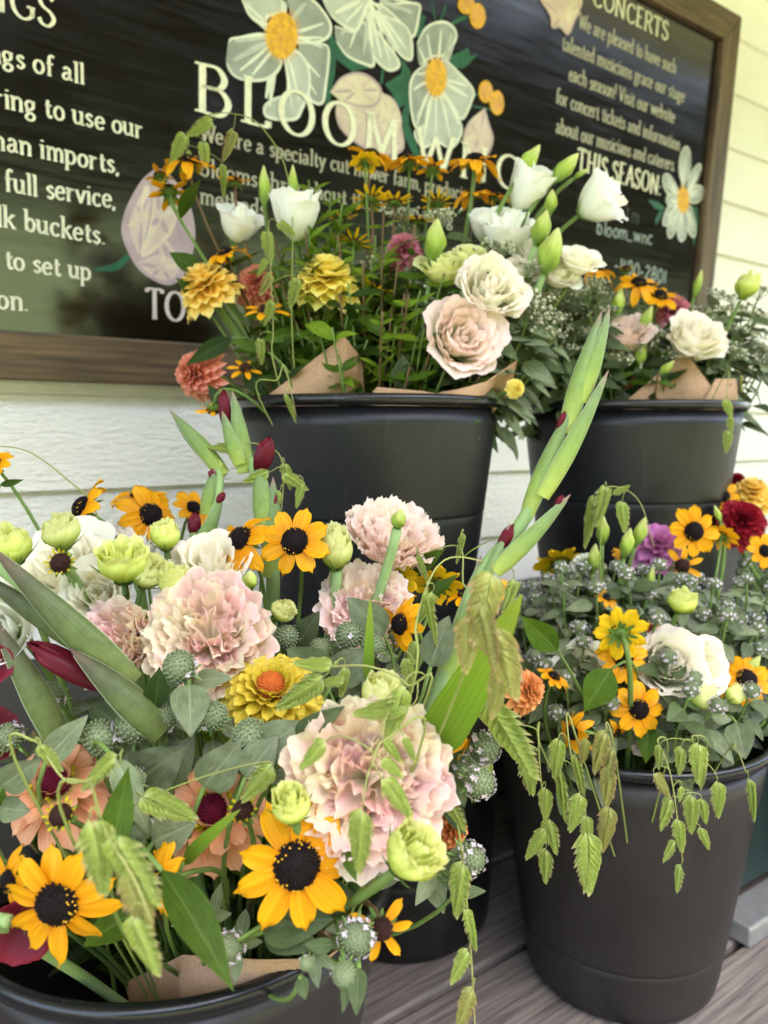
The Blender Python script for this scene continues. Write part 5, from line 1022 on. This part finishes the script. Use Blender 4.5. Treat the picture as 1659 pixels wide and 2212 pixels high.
mint = [(388, 1440, .425, 84, (.0, .7, .7), 0, 'round mint head in front of the large frilled pink bloom'), (218, 1592, .42, 88, (-.1, .5, .8), 0, 'mint head left of the close pair of mint heads'), (290, 1565, .42, 92, (.0, .6, .8), 0, 'left mint head of the close pair'), (346, 1556, .425, 78, (.2, .6, .8), 0, 'right mint head of the close pair'),
 (460, 1546, .42, 74, (.2, .5, .8), 0, 'mint head left of the yellow zinnia'), (541, 1592, .41, 90, (.1, .5, .9), 0, 'mint head at the lower edge of the yellow zinnia'), (105, 1505, .45, 74, (-.2, .6, .7), 1, 'mint head beside the wine red gladiolus petal'), (285, 1685, .40, 66, (.1, .5, .8), 1, 'mint head behind the upright pointed leaf'),
 (302, 1790, .39, 60, (.4, .2, .8), 1, 'lower mint head behind the upright pointed leaf'), (18, 1592, .43, 70, (-.2, .7, .6), 2, 'mint head at the left edge'), (618, 1376, .52, 62, (.2, .6, .7), 1, 'mint head right of the large frilled pink bloom'), (755, 1372, .52, 70, (0, .7, .6), 2, 'mint head over the shaded pale pink bloom'), (806, 1395, .51, 60, (.1, .6, .7), 1, 'mint head right of the grey leaves'),
 (860, 1370, .53, 50, (.1, .6, .7), 1, 'small mint head by the oats'), (690, 1400, .52, 50, (0, .6, .7), 1, 'small dark mint head behind the grey leaf'), (1035, 1690, .42, 76, (.6, .4, .7), 3, 'flowering mint head at the right of the huge pink bloom'), (1045, 1615, .44, 76, (.6, .4, .7), 3, 'upper flowering mint head under the broad leaf'), (1000, 1660, .45, 60, (.5, .3, .7), 3, 'flowering mint head close behind the huge pink bloom'),
 (1015, 1855, .42, 76, (.6, .2, .7), 3, 'flowering mint head hanging beside the fluffy lime bud'), (985, 1905, .415, 44, (.5, -.1, .8), 0, 'small green mint head under the fluffy lime bud'), (770, 2025, .36, 84, (.0, .3, .9), 3, 'flowering mint head behind the gappy susan'), (745, 2105, .345, 62, (.1, -.3, .9), 0, 'green mint head hanging over the near rim'), (662, 2080, .355, 36, (-.1, .3, .9), 0, 'tiny mint head at the near rim'),
 (495, 2045, .375, 72, (.0, .5, .8), 3, 'flowering mint head behind the near paper wrap'), (430, 1985, .39, 60, (.0, .5, .8), 3, 'small flowering mint head behind the large pointed leaf')]
for (x, y, d, dia, f, hv, lab) in mint:
    hs = dia / F * d / 2 * .92; sprig(P(x, y, d) - TOC(*f) * hs * .6, 'A', lab, 'mint' if RNG.random() < .8 else 'mintd', 3 if d > .4 else 2, .028 if d > .4 else .017, hs, hv, TOC(*f), reach=.075); MARKS.append((x, y, lab.split(' in front')[0].split(' at the')[0].split(' behind')[0].split(' left of')[0].split(' right of')[0])) if False else None
# big grey leaves of the near bouquet
gl = [([(408, 1478, .415, 412, 1592, .40, 84)], 'hanging silvery leaf under the round mint head'), ([(440, 1700, .405, 520, 1600, .40, 92)], 'upright silvery leaf below the yellow zinnia'), ([(290, 1690, .41, 400, 1612, .40, 110), (360, 1700, .415, 420, 1580, .42, 60)], 'broad folded grey leaf below the close pair of mint heads'), ([(560, 1620, .405, 660, 1560, .40, 82)], 'grey leaf pointing right beside the huge pink bloom'),
 ([(530, 1680, .40, 600, 1590, .40, 84)], 'grey leaf behind the lime bud at the left of the huge bloom'), ([(330, 1820, .395, 425, 1775, .40, 88)], 'round grey-green leaf left of the largest susan'), ([(100, 1640, .41, 190, 1545, .41, 62)], 'silvery leaf above the peach zinnia at the left'), ([(0, 1700, .38, 88, 1640, .38, 72), (0, 1745, .385, 66, 1752, .385, 56)], 'pair of silvery leaves at the left edge'),
 ([(280, 1580, .46, 190, 1520, .46, 84)], 'shaded grey leaf under the dusky gladiolus leaf'), ([(700, 1470, .50, 620, 1400, .50, 95)], 'dark grey leaf below the small lime bud'), ([(720, 1470, .48, 800, 1400, .48, 82)], 'grey leaf under the shaded pale pink bloom'), ([(830, 1370, .52, 750, 1290, .52, 78)], 'grey-green leaf across the shaded pale pink bloom'), ([(640, 1400, .53, 690, 1320, .53, 60)], 'small dark grey leaf beside the tall lime bud stem'),
 ([(640, 1590, .39, 745, 1525, .38, 52)], 'dark pointed leaf over the huge pink bloom'), ([(930, 1440, .44, 970, 1330, .45, 70)], 'grey leaf behind the hanging oats'), ([(250, 1640, .39, 320, 1800, .385, 60)], 'pale grey leaf behind the upright pointed leaf'), ([(945, 1830, .43, 990, 1950, .42, 40), (985, 1930, .42, 1050, 1925, .42, 30)], 'small leaves below the fluffy lime bud'), ([(755, 2100, .345, 740, 2190, .34, 26), (775, 2090, .345, 770, 2195, .335, 44), (650, 2110, .355, 660, 2160, .35, 32)], 'green leaves hanging over the near rim')]
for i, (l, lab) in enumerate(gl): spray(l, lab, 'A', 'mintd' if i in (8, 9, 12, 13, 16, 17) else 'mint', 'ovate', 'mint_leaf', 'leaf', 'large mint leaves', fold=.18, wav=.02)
# mounded mint in the other buckets
def mound(b, n, rx, ry, h, cx=0, cy=0, leafmat=('mint',), **kw):
    c, rt, zt, rb, zb = BK[b]; k = 0; rg = random.Random(b + str(n))
    while k < n:
        a, q = rg.uniform(0, 6.283), math.sqrt(rg.random()); x, y = q * math.cos(a), q * math.sin(a)
        p = np.array((c[0] + cx + x * rx, c[1] + cy + y * ry, zt + .015 + h * (1 - .75 * q * q) * rg.uniform(.7, 1.05))); px, py = proj(p)
        k += 1
        if px < -40 or px > 1700: continue
        o = sprig(p, b, None, rg.choice(leafmat), rng=rg, **kw); o['label'] = single_out(('silvery mint sprig' if not kw.get('clus') else 'grey-green seeded sprig'), p)
mound('D', 92, .175, .155, .14, .0, -.005, leafmat=('mint', 'mint', 'mintd'), pairs=4, ll=.038, hs=.0075, hv=3, heads=1, reach=.10)
mound('F', 26, .19, .15, .12, -.03, 0, leafmat=('mint', 'mintd'), pairs=4, ll=.036, hs=.0085, hv=3, reach=.10)
mound('B', 26, .06, .09, .14, .135, -.01, leafmat=('mint', 'mintd'), pairs=4, ll=.050, hs=.020, clus=True, reach=.12)
mound('B', 9, .06, .06, .22, .03, .05, leafmat=('mintd',), pairs=3, ll=.036, hs=.016, clus=True, reach=.10)
mound('C', 26, .085, .08, .155, -.10, -.02, leafmat=('mint', 'mintd'), pairs=5, ll=.044, hs=.018, clus=True, reach=.14)
mound('B', 16, .10, .07, .20, .07, .02, leafmat=('mintd', 'mint'), pairs=4, ll=.038, hs=.018, clus=True, reach=.12)
mound('C', 52, .185, .11, .12, .02, .03, leafmat=('mint', 'mintd', 'mintd'), pairs=4, ll=.050, hs=.020, clus=True, reach=.12)
def scatter(b, n, x0, x1, y0, y1, d0, d1, seed, mats, **kw):
    rg = random.Random(seed)
    for k in range(n):
        p = P(rg.uniform(x0, x1), rg.uniform(y0, y1), rg.uniform(d0, d1)); o = sprig(p, b, None, rg.choice(mats), rng=rg, **kw)
        o['label'] = single_out('grey-green seeded sprig' if kw.get('clus') else 'silvery mint sprig', p)
scatter('B', 24, 1030, 1200, 590, 820, .83, .92, 31, ('mint', 'mintp', 'mintd'), pairs=4, ll=.038, hs=.014, clus=True, reach=.10)
scatter('C', 22, 1130, 1300, 600, 820, .93, 1.02, 32, ('mint', 'mintp', 'mintd'), pairs=4, ll=.042, hs=.015, clus=True, reach=.11)
scatter('C', 16, 1480, 1670, 640, 790, 1.02, 1.10, 33, ('mint', 'mintd'), pairs=4, ll=.044, hs=.016, clus=True, reach=.11)
scatter('B', 14, 800, 960, 560, 780, .86, .92, 34, ('mintd', 'mint'), pairs=4, ll=.036, hs=.014, clus=True, reach=.10)
scatter('D', 60, 1110, 1670, 1230, 1540, .735, .85, 35, ('mintp', 'mint', 'mintp'), pairs=4, ll=.028, hs=.0065, hv=3, reach=.075)
# plain green filler stems
def green(b, n, rx, ry, h, cx=0, cy=0, mats=('leaf', 'darkleaf'), ll=.06, pairs=5, seed=0, reach=.2, lead='leafy green stem'):
    c, rt, zt, rb, zb = BK[b]; rg = random.Random(seed)
    for k in range(n):
        a, q = rg.uniform(0, 6.283), math.sqrt(rg.random()); x, y = q * math.cos(a), q * math.sin(a)
        p = np.array((c[0] + cx + x * rx, c[1] + cy + y * ry, zt + h * (1 - .6 * q * q) * rg.uniform(.45, 1.0))); px, py = proj(p)
        if px < -60 or px > 1720: continue
        base = base_pt(b, p, .6); root = empty('leafy_stem', base, single_out(lead, p), 'foliage', 'plain green filler stems')
        pts = stem_curve(np.zeros(3), p - base, nrm(np.array((x * .6, y * .6, 1))), 16); st, lf = MB(), MB(); red = rg.random() < .4
        st.tube(pts, .0019, .001, 5); L0 = np.linalg.norm(p - base)
        for j in range(pairs * 2):
            i = int(15 - (j // 2 + .2) / pairs * min(13, 15 * reach / L0)); i = max(1, min(14, i)); qv = pts[i]; a = j * 2.4 + rg.uniform(-.4, .4); L = ll * rg.uniform(.6, 1.15) * (.6 + .5 * (j / (pairs * 2)))
            dv = nrm((math.cos(a), math.sin(a), rg.uniform(-.3, .8))); X, uv = leaf_grid(qv, qv + dv * L, L * rg.uniform(.26, .40), (rg.uniform(-.3, .3), -.7, .7), .3, rg.uniform(-.2, .4), 5, 9, 'lance', rg.uniform(0, .02)); lf.grid(X, uv)
        link('stem', st.mesh('stem', [MT['redstem' if red else 'stem']]), root); link('foliage', lf.mesh('foliage', [MT[rg.choice(mats)]]), root)
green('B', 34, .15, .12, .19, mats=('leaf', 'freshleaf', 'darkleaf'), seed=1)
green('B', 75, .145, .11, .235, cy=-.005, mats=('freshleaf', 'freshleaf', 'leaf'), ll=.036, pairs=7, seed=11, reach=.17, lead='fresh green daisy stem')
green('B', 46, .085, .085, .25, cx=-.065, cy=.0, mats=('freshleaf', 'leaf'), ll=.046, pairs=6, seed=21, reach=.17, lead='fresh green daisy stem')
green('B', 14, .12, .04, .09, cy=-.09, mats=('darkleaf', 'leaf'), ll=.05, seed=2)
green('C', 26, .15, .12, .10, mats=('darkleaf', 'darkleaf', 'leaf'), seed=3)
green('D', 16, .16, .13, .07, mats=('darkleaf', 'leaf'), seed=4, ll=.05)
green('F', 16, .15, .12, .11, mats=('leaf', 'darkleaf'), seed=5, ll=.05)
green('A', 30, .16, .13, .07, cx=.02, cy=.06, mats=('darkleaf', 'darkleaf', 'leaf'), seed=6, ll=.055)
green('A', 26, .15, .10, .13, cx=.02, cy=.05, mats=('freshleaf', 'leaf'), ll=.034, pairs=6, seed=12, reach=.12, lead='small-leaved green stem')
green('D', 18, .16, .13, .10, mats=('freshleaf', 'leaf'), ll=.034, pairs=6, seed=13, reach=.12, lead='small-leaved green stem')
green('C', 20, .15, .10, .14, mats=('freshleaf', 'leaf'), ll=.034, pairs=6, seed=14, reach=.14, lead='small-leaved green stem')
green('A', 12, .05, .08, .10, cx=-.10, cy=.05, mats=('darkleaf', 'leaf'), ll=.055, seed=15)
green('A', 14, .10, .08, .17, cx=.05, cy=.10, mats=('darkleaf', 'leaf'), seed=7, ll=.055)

# ------------------------------------------------------------------ sea oats
def spikelet_mb(seed, nf=10):
    rs = random.Random(seed); mb = MB()
    for i in range(nf):
        t = i / (nf - 1); L = (.27 + .10 * math.sin(math.pi * min(1, t + .15))) * (1 - .15 * t) * rs.uniform(.92, 1.1)
        for s in (-1, 1):
            if i == nf - 1 and s == 1: ang = 0
            else: ang = s * (.60 - .46 * t) * rs.uniform(.85, 1.1)
            z0 = .0 + .73 * t + (.035 if s > 0 else 0); d = np.array((math.sin(ang), 0, math.cos(ang)))
            A = np.array((s * .012, 0, z0)); X, uv = leaf_grid(A, A + d * L, .14 * (1 - .35 * t), (0, 1, 0), 1.3, .10, 5, 7, 'lance'); X[..., 1] += .012 * s - .02 * t; mb.grid(X, uv)
    return mb
OATM = {m: [spikelet_mb(i).mesh('oat_spikelet', [MT[m]]) for i in range(3)] for m in ('oat', 'oatb')}
def oats(path, spk, label, b, mat='oat', short=None, r=.0007):
    """path: (px, py, d) points from the bucket outwards; spk: (x0, y0, x1, y1, d, slim) spikelets hanging from it"""
    p0 = P(*path[0]); base = base_pt(b, p0); root = empty('sea_oat_stem', base, label, 'grass stem', 'sea oats hanging from the bouquets')
    pts = spline([base] + [P(*q) for q in path], 7); st = MB(); st.tube(pts - base, r * 1.2, r * .7, 5)
    for (xa, ya, xb, yb, d, *sl) in spk:
        A, B = P(xa, ya, d), P(xb, yb, d); L = np.linalg.norm(B - A); dz = (B - A) / L; w = sl[0] if sl else 1.0
        near = pts[np.argmin(np.linalg.norm(pts - A, axis=1))]
        st.tube(bez(near - base, near - base + (A - near) * .4 + np.array((0, 0, .006)), A - base - dz * .006, A - base, 7), r * .6, r * .5, 4)
        v = CAM - A; y = nrm(v - dz * (v @ dz)); rot = RNG.uniform(-.6, .6); x = np.cross(y, dz); y2 = y * math.cos(rot) + x * math.sin(rot); x2 = np.cross(y2, dz)
        o = link('spikelet', RNG.choice(OATM[mat if RNG.random() < .93 else ('oatb' if mat == 'oat' else 'oat')]), root)
        o.matrix_local = Matrix.Translation(-Vector(base)) @ mat4(np.stack([x2 * w * RNG.uniform(1.0, 1.2), y2, dz], 1), A, L)
    link('stem', st.mesh('stem', [MT['oatstem']]), root)
    if short: MARKS.append((*path[-1][:2], short))
c7 = lambda q, d: [(796.3 + a * .52, 1526 + b_ * .52, 796.3 + c * .52, 1526 + e * .52, d, *r) for a, b_, c, e, *r in q]
oats([(640, 830, .80), (628, 420, .82), (570, 280, .84), (500, 245, .85), (430, 258, .86), (390, 320, .86)], [(460, 260, 402, 296, .855), (402, 290, 366, 362, .86), (380, 340, 360, 385, .86), (438, 307, 446, 366, .855), (408, 325, 412, 355, .855), (504, 280, 480, 350, .85), (482, 355, 483, 430, .85, .5)], 'sea oat stem arching high over the rear bouquet and the sign', 'B')
oats([(600, 820, .78), (590, 700, .79), (580, 480, .80)], [(575, 500, 585, 575, .80), (600, 480, 640, 440 + 70, .80), (575, 560, 555, 600, .80), (585, 590, 560, 640, .80), (640, 600, 625, 670, .80), (590, 650, 570, 705, .79), (560, 730, 565, 790, .79)], 'upright sea oat stem through the left of the rear bouquet', 'B')
oats([(560, 860, .76), (600, 820, .75), (615, 790, .75), (640, 900, .74)], [(618, 850, 640, 915, .74, .5)], 'thin oat stem curling over the rear rim', 'B')
oats([(150, 1800, .36), (190, 1690, .33), (225, 1790, .29), (290, 1900, .28), (330, 2000, .28)], [(195, 1768, 226, 1945, .29), (250, 1800, 352, 1965, .285), (270, 1880, 330, 2030, .285), (288, 1975, 348, 2115, .28)], 'large blurred sea oat heads hanging in front of the bottom left susans', 'A')
oats([(60, 1700, .38), (75, 1600, .36), (150, 1690, .35), (260, 1650, .35)], [(85, 1608, 138, 1668, .355), (255, 1632, 172, 1712, .35)], 'short sea oat stem over the peach zinnia at the left', 'A')
oats([(240, 1850, .38), (260, 1760, .37), (310, 1730, .37)], [(305, 1720, 432, 1772, .37), (590, 1650, 520, 1735, .375)], 'sea oat head lying over the round grey leaf', 'A')
oats([(900, 1560, .40), (880, 1480, .39), (800, 1440, .39), (710, 1440, .40)], [(718, 1438, 630, 1432, .40), (700, 1462, 592, 1535, .40), (745, 1470, 680, 1478, .40), (745, 1440, 735, 1510, .41), (885, 1525, 755, 1545, .37), (872, 1480, 830, 1610, .37), (830, 1600, 868, 1650, .355)], 'branching sea oat stem above the huge pink bloom', 'A')
oats([(900, 1640, .38), (830, 1600, .35), (800, 1660, .34)], [(705, 1600, 645, 1665, .355), (823, 1640, 872, 1682, .345), (825, 1680, 892, 1772, .34), (783, 1745, 775, 1895, .335), (872, 1590, 898, 1650, .35, .7)], 'sea oat heads resting on the huge pink bloom', 'A')
oats([(960, 1560, .38), (1000, 1380, .34), (1060, 1240, .33)], [(1062, 1235, 1018, 1400, .33), (1040, 1300, 1075, 1450, .325), (1070, 1350, 1118, 1520, .33), (1010, 1330, 1005, 1460, .335), (1085, 1440, 1060, 1560, .34)], 'large blurred bronze sea oat heads in front of the gladiolus stalk', 'A', 'oatb', 'bronze oats')
oats([(870, 1560, .44), (900, 1340, .44), (960, 1210, .45), (1080, 1220, .46)], [(925, 1275, 945, 1400, .44, .5), (935, 1278, 900, 1310 + 40, .45), (900, 1385, 880, 1450, .45), (875, 1420, 890, 1500, .44), (1110, 1250, 1085, 1330, .46)], 'sea oat stem arching beside the shaded pink bloom', 'A')
oats([(960, 1600, .44), (1010, 1560, .43), (1060, 1500, .42)], [(1055, 1500, 1168, 1690, .42), (1055, 1510, 1120, 1600, .43)], 'sea oat heads trailing right of the broad leaf', 'A')
oats([(930, 1650, .43), (965, 1690, .42), (990, 1790, .415), (1003, 1900, .41), (1015, 2030, .405), (1022, 2140, .40), (1026, 2230, .40)], [(968, 1722, 1008, 1800, .415), (1000, 1860, 985, 1990, .41), (1003, 1960, 1028, 2060, .405, .6), (1012, 2050, 972, 2130, .40), (1022, 2132, 985, 2235, .40)], 'long sea oat stem trailing down past the fluffy lime bud', 'A')
oats([(1180, 1640, .60), (1165, 1560, .58), (1165, 1640, .57), (1180, 1800, .57)], c7([(735, 335, 735, 480), (745, 460, 782, 622), (735, 508, 650, 640), (738, 588, 735, 742), (640, 180, 682, 382), (600, 100, 712, 312), (480, 190, 500, 322)], .57), 'sea oats hanging at the left of the front right bucket', 'D', 'oat', 'left hanging oats')
oats([(1260, 1640, .60), (1225, 1540, .59), (1235, 1640, .57), (1265, 1760, .56)], c7([(790, 130, 770, 310), (795, 250, 820, 490, .5), (880, 360, 832, 530), (900, 450, 912, 600), (905, 512, 910, 795), (860, 200, 900, 380, .6)], .56), 'sea oats with the largest head hanging over the front right bucket', 'D', 'oat', 'largest hanging oat head')
oats([(1330, 1640, .62), (1310, 1560, .60), (1315, 1650, .58)], c7([(985, 100, 935, 292), (1020, 170, 985, 335), (1000, 250, 988, 425), (1000, 410, 968, 612), (905, 130, 880, 250)], .58), 'bronze sea oats hanging under the susan above the rim', 'D', 'oatb')
oats([(1440, 1640, .64), (1420, 1600, .61), (1450, 1680, .60), (1475, 1860, .60)], c7([(1185, 275, 1252, 388), (1262, 378, 1212, 522), (1300, 330, 1290, 400), (1340, 365, 1340, 535), (1385, 380, 1402, 492), (1280, 465, 1302, 615), (1378, 500, 1415, 600), (1275, 560, 1222, 652), (1300, 658, 1280, 782)], .60), 'sea oats hanging low over the middle of the front right bucket', 'D', 'oat')
oats([(1520, 1640, .64), (1495, 1590, .61), (1510, 1640, .60)], c7([(1300, 165, 1290, 292), (1370, 150, 1372, 335), (1450, 308, 1450, 470), (1210, 160, 1205, 268), (1390, 240, 1380, 350)], .60), 'sea oats hanging near the right side of the front right bucket', 'D', 'oat')
oats([(1560, 1640, .66), (1590, 1620, .62), (1612, 1670, .61)], c7([(1578, 295, 1600, 485, .45)], .61), 'single slim sea oat head at the right rim', 'D')
oats([(1300, 1300, .78), (1298, 1150, .76), (1300, 1062, .75), (1345, 1055, .75), (1385, 1090, .75), (1412, 1180, .75)], [(1306, 1048, 1284, 1142, .75), (1285, 1070, 1262, 1190, .76, .5), (1325, 1068, 1362, 1048, .75), (1345, 1082, 1350, 1155, .75)], 'sea oat stem arching in front of the right rear bucket', 'D')
oats([(1010, 1400, .50), (1000, 1260, .50), (990, 1180, .52), (900, 1200, .54)], [(905, 1195, 925, 1260, .54, .6), (1000, 1150, 985, 1220, .52, .5), (1090, 1170, 1075, 1230, .5, .5)], 'thin oat stem left of the gladiolus stalk', 'A')
oats([(560, 1300, .58), (600, 1150, .60), (610, 1000, .61), (560, 960, .61), (470, 958, .61)], [(512, 972, 448, 966, .61), (582, 1020, 522, 1042, .60), (612, 1022, 668, 1060, .60), (605, 1060, 590, 1110, .60), (615, 1000, 628, 1060, .61), (655, 1040, 640, 1100, .6)], 'sea oat stem with three heads crossing the rear gladiolus spikes', 'A')
oats([(230, 1250, .60), (205, 1100, .60), (150, 1040, .60), (60, 975, .60), (-30, 962, .60)], [], 'bare thin oat stem across the siding at the left', 'A')
oats([(1560, 820, .92), (1570, 850, .90), (1575, 900, .89)], [(1568, 862, 1580, 905, .89), (1578, 900, 1578, 940, .89), (1575, 930, 1568, 980, .89), (1600, 810, 1600, 850, .9, .4)], 'sea oats hanging at the right rim of the right rear bucket', 'C')

# ------------------------------------------------------------------ gladiolus
def sheath_grid(p0, p1, wpx_m, up, wrap=1.25, bend=.06, nu=11, nv=17, tipw=.0, base=.55, tp=2.1):
    p0, p1 = np.asarray(p0), np.asarray(p1); L = np.linalg.norm(p1 - p0); x = (p1 - p0) / L; up = np.asarray(up); y = nrm(np.cross(up, x)); z = np.cross(x, y)
    U, V = uvgrid(nu, nv); R = wpx_m * .5 * (base + (1 - base) * np.sin(np.clip(V / .45, 0, 1) * np.pi / 2)) * np.clip(1 - V ** tp, .0, 1) ** .95 + .0003
    if tp > 5: V = V * (1 + .05 * np.sin(U * 6) * V ** 6 + .03 * np.sin(U * 17) * V ** 6)
    th = U * wrap
    X = p0 + (L * V)[..., None] * x + (R * np.sin(th))[..., None] * y + (R * np.cos(th) * .75 + bend * L * np.sin(V * np.pi))[..., None] * z
    return X, np.stack([U, V], -1)
def glad(path, sheaths, petals, label, b, mat='sheath', r=(.006, .003), open_petals=()):
    pts = spline([P(*q) for q in path], 8); base = base_pt(b, pts[0]); root = empty('gladiolus', base, label, 'flower', 'gladiolus stalks'); allp = np.concatenate([bez(base, base + (0, 0, .05), pts[0] - (pts[1] - pts[0]) * 3, pts[0], 8)[:-1], pts])
    st = MB(); st.tube(allp - base, r[0], r[1], 8); link('stem', st.mesh('stem', [MT['bluestem']]), root)
    for (xa, ya, da, xb, yb, db, w, side) in sheaths:
        A, B = P(xa, ya, da), P(xb, yb, db); v = CAM - A; ax = nrm(B - A); tow = nrm(v - ax * (v @ ax)); sd = np.cross(ax, tow); up = nrm(tow * .8 + sd * side)
        mb = MB(); wm = w / F * da
        A = A - (B - A) * .14
        X, uv = sheath_grid(A - base, B - base, wm, up, 1.45, .03, base=.72); mb.grid(X, uv)
        X2, uv2 = sheath_grid(A - base - up * wm * .05, A + (B - A) * .96 - base - up * wm * .05, wm * .9, -up, 1.2, -.03); mb.grid(X2, uv2)
        for k in (0, -1): mb.tube(X[1:-1, k], .00032, .0002, 4, 1)
        link('sheath', mb.mesh('bud_sheath', [MT[mat], MT['margin']]), root)
    for (xa, ya, da, xb, yb, db, w) in petals:
        A, B = P(xa, ya, da), P(xb, yb, db); mb = MB(); wm = w / F * da
        for k in range(3):
            up = nrm(CAM - A) + np.array((RNG.uniform(-.8, .8), 0, RNG.uniform(-.4, .4))); X, uv = sheath_grid(A - base, B - base, wm * (1 - .15 * k), up, 1.3, .05, 13, 14, 0, .45, 9); X += RNG.uniform(-.0008, .0008) * k
            X += (np.sin(uv[..., 0:1] * 7 + k) * uv[..., 1:2] ** 3) * wm * .10 * nrm(up); mb.grid(X, uv)
        link('petal', mb.mesh('bud_petal', [MT['wine']]), root)
    for (cx, cy, d, rad, f, n, m) in open_petals:
        rs = random.Random(int(cx) + 9); mb = MB(); R = frame(face_dir(f)); rm = rad / F * d
        for i in range(n):
            def prof(v): return .12 + .85 * np.sin(v * 1.35), -.35 + .75 * v - .25 * v ** 4
            X, uv = wrap_petal(rs, prof, i * 2 * math.pi / n, 1.7, .07, 17, 13, .0, rs.uniform(-.05, .05), 0, 1.2); mb.grid(X * rm @ R.T + P(cx, cy, d) - base, uv)
        link('bloom', mb.mesh('open_bloom', [MT[m]]), root)
glad([(930, 1560, .46), (985, 1380, .46), (1040, 1240, .46), (1120, 1140, .46), (1180, 1030, .46), (1235, 900, .46), (1290, 730, .46)],
     [(1232, 905, .458, 1300, 672, .456, 46, -.3), (1262, 845, .455, 1317, 665, .455, 37, .45), (1188, 1040, .455, 1314, 800, .452, 44, .4), (1150, 1085, .46, 1240, 868, .455, 42, -.35), (1088, 1215, .455, 1232, 1068, .452, 43, .35), (985, 1420, .46, 1102, 1130, .455, 43, -.3), (950, 1500, .462, 1040, 1200, .46, 46, .2)],
     [(1205, 930, .456, 1221, 890, .455, 15), (1200, 1100, .453, 1214, 1072, .452, 14), (1078, 1185, .457, 1104, 1140, .456, 26), (1265, 890, .454, 1278, 872, .453, 12)], 'tall green gladiolus spike slanting up right across both rear buckets', 'A')
glad([(590, 1250, .60), (580, 1150, .60), (560, 1050, .61), (520, 950, .62), (495, 880, .62)],
     [(525, 1000, .615, 502, 845, .615, 44, .35), (515, 990, .61, 480, 888, .61, 37, -.4), (575, 1130, .60, 556, 985, .605, 50, -.2), (585, 1220, .60, 590, 1030, .60, 49, .3)],
     [(488, 925, .615, 481, 845, .615, 24), (558, 1020, .605, 580, 948, .60, 42), (582, 1135, .60, 592, 1062, .60, 26)], 'rear gladiolus spike with wine red petals breaking out, in front of the rear bucket', 'A')
glad([(440, 1250, .59), (455, 1150, .60), (472, 1040, .61), (450, 970, .62), (400, 920, .62)],
     [(470, 1010, .615, 365, 885, .615, 39, .3), (465, 1000, .615, 380, 915, .62, 32, -.4), (448, 1100, .605, 462, 1010, .605, 34, -.3), (432, 1180, .60, 482, 1068, .60, 37, .3), (425, 1210, .60, 420, 1110, .60, 32, -.2)],
     [(462, 1030, .605, 455, 1015, .605, 12), (476, 1085, .60, 480, 1065, .60, 16), (420, 1160, .60, 420, 1110, .60, 28), (430, 1220, .6, 440, 1180, .6, 20)], 'rear gladiolus spike bending left against the siding', 'A')
glad([(330, 1560, .43), (200, 1400, .42), (60, 1270, .42), (-60, 1180, .42)],
     [(325, 1562, .42, 150, 1400, .41, 80, .3), (250, 1440, .425, -20, 1180, .41, 76, -.2), (215, 1400, .43, -60, 1230, .43, 70, -.4), (110, 1570, .43, -20, 1330, .425, 70, .3)],
     [(235, 1490, .43, 66, 1395, .425, 56)], 'dusky gladiolus leaves sweeping in from the left edge with wine red petals', 'A', 'sheathdk', (.005, .004),
     [(-14, 1435, .42, 46, (.2, .3, .9), 5, 'wine'), (-12, 1590, .44, 62, (.2, .5, .8), 5, 'wine')])
glad([(-30, 1980, .36), (20, 1990, .355)], [], [], 'crushed red gladiolus bloom hanging inside the near rim', 'A', 'sheathdk', (.003, .003), [(45, 2010, .37, 78, (.1, .0, .9), 6, 'burgundy')])

# ------------------------------------------------------------------ little chalk sign at the right edge
m_alu = plain('bare_metal', (.42, .42, .40), .4, .1, 80); m_alu.node_tree.nodes['Principled BSDF'].inputs['Metallic'].default_value = .7
m_green = plain('green_chalkboard', (.010, .022, .020), .5, .3, 12)
q0 = P(1560, 2010, .86); q0[2] = 0.0; rt = nrm((.82, .57, 0)); bk = nrm((-.57, .82, 0))
root = empty('chalk_sign', q0, 'small dark chalk sign with a metal foot standing on the deck at the right edge', 'sign')
mb = MB(); cc = rt * .27 + bk * .05 + WZ * .20; tl = nrm(WZ + bk * .12); mb.box(cc, rt * .24, tl * .17, np.cross(rt, tl) * .006); link('board', mb.mesh('chalk_board', [m_green], False), root)
mb = MB(); mb.box(rt * .27 + WZ * .014, rt * .25, bk * .022, WZ * .012); o = link('foot', mb.mesh('sign_foot', [m_alu], False), root); bv = o.modifiers.new('bevel', 'BEVEL'); bv.width = .003; bv.segments = 2
nn = np.cross(rt, tl); nn = nn if nn[1] < 0 else -nn
mb = MB(); e1 = cc - rt * .185 + tl * .03 + nn * .0075; mb.tube(spline([e1 + tl * .03, e1, e1 - tl * .025 - rt * .01, e1 - tl * .015 - rt * .022], 5), .0022, None, 6); link('chalk_mark', mb.mesh('chalk_mark', [m_ink]), root)
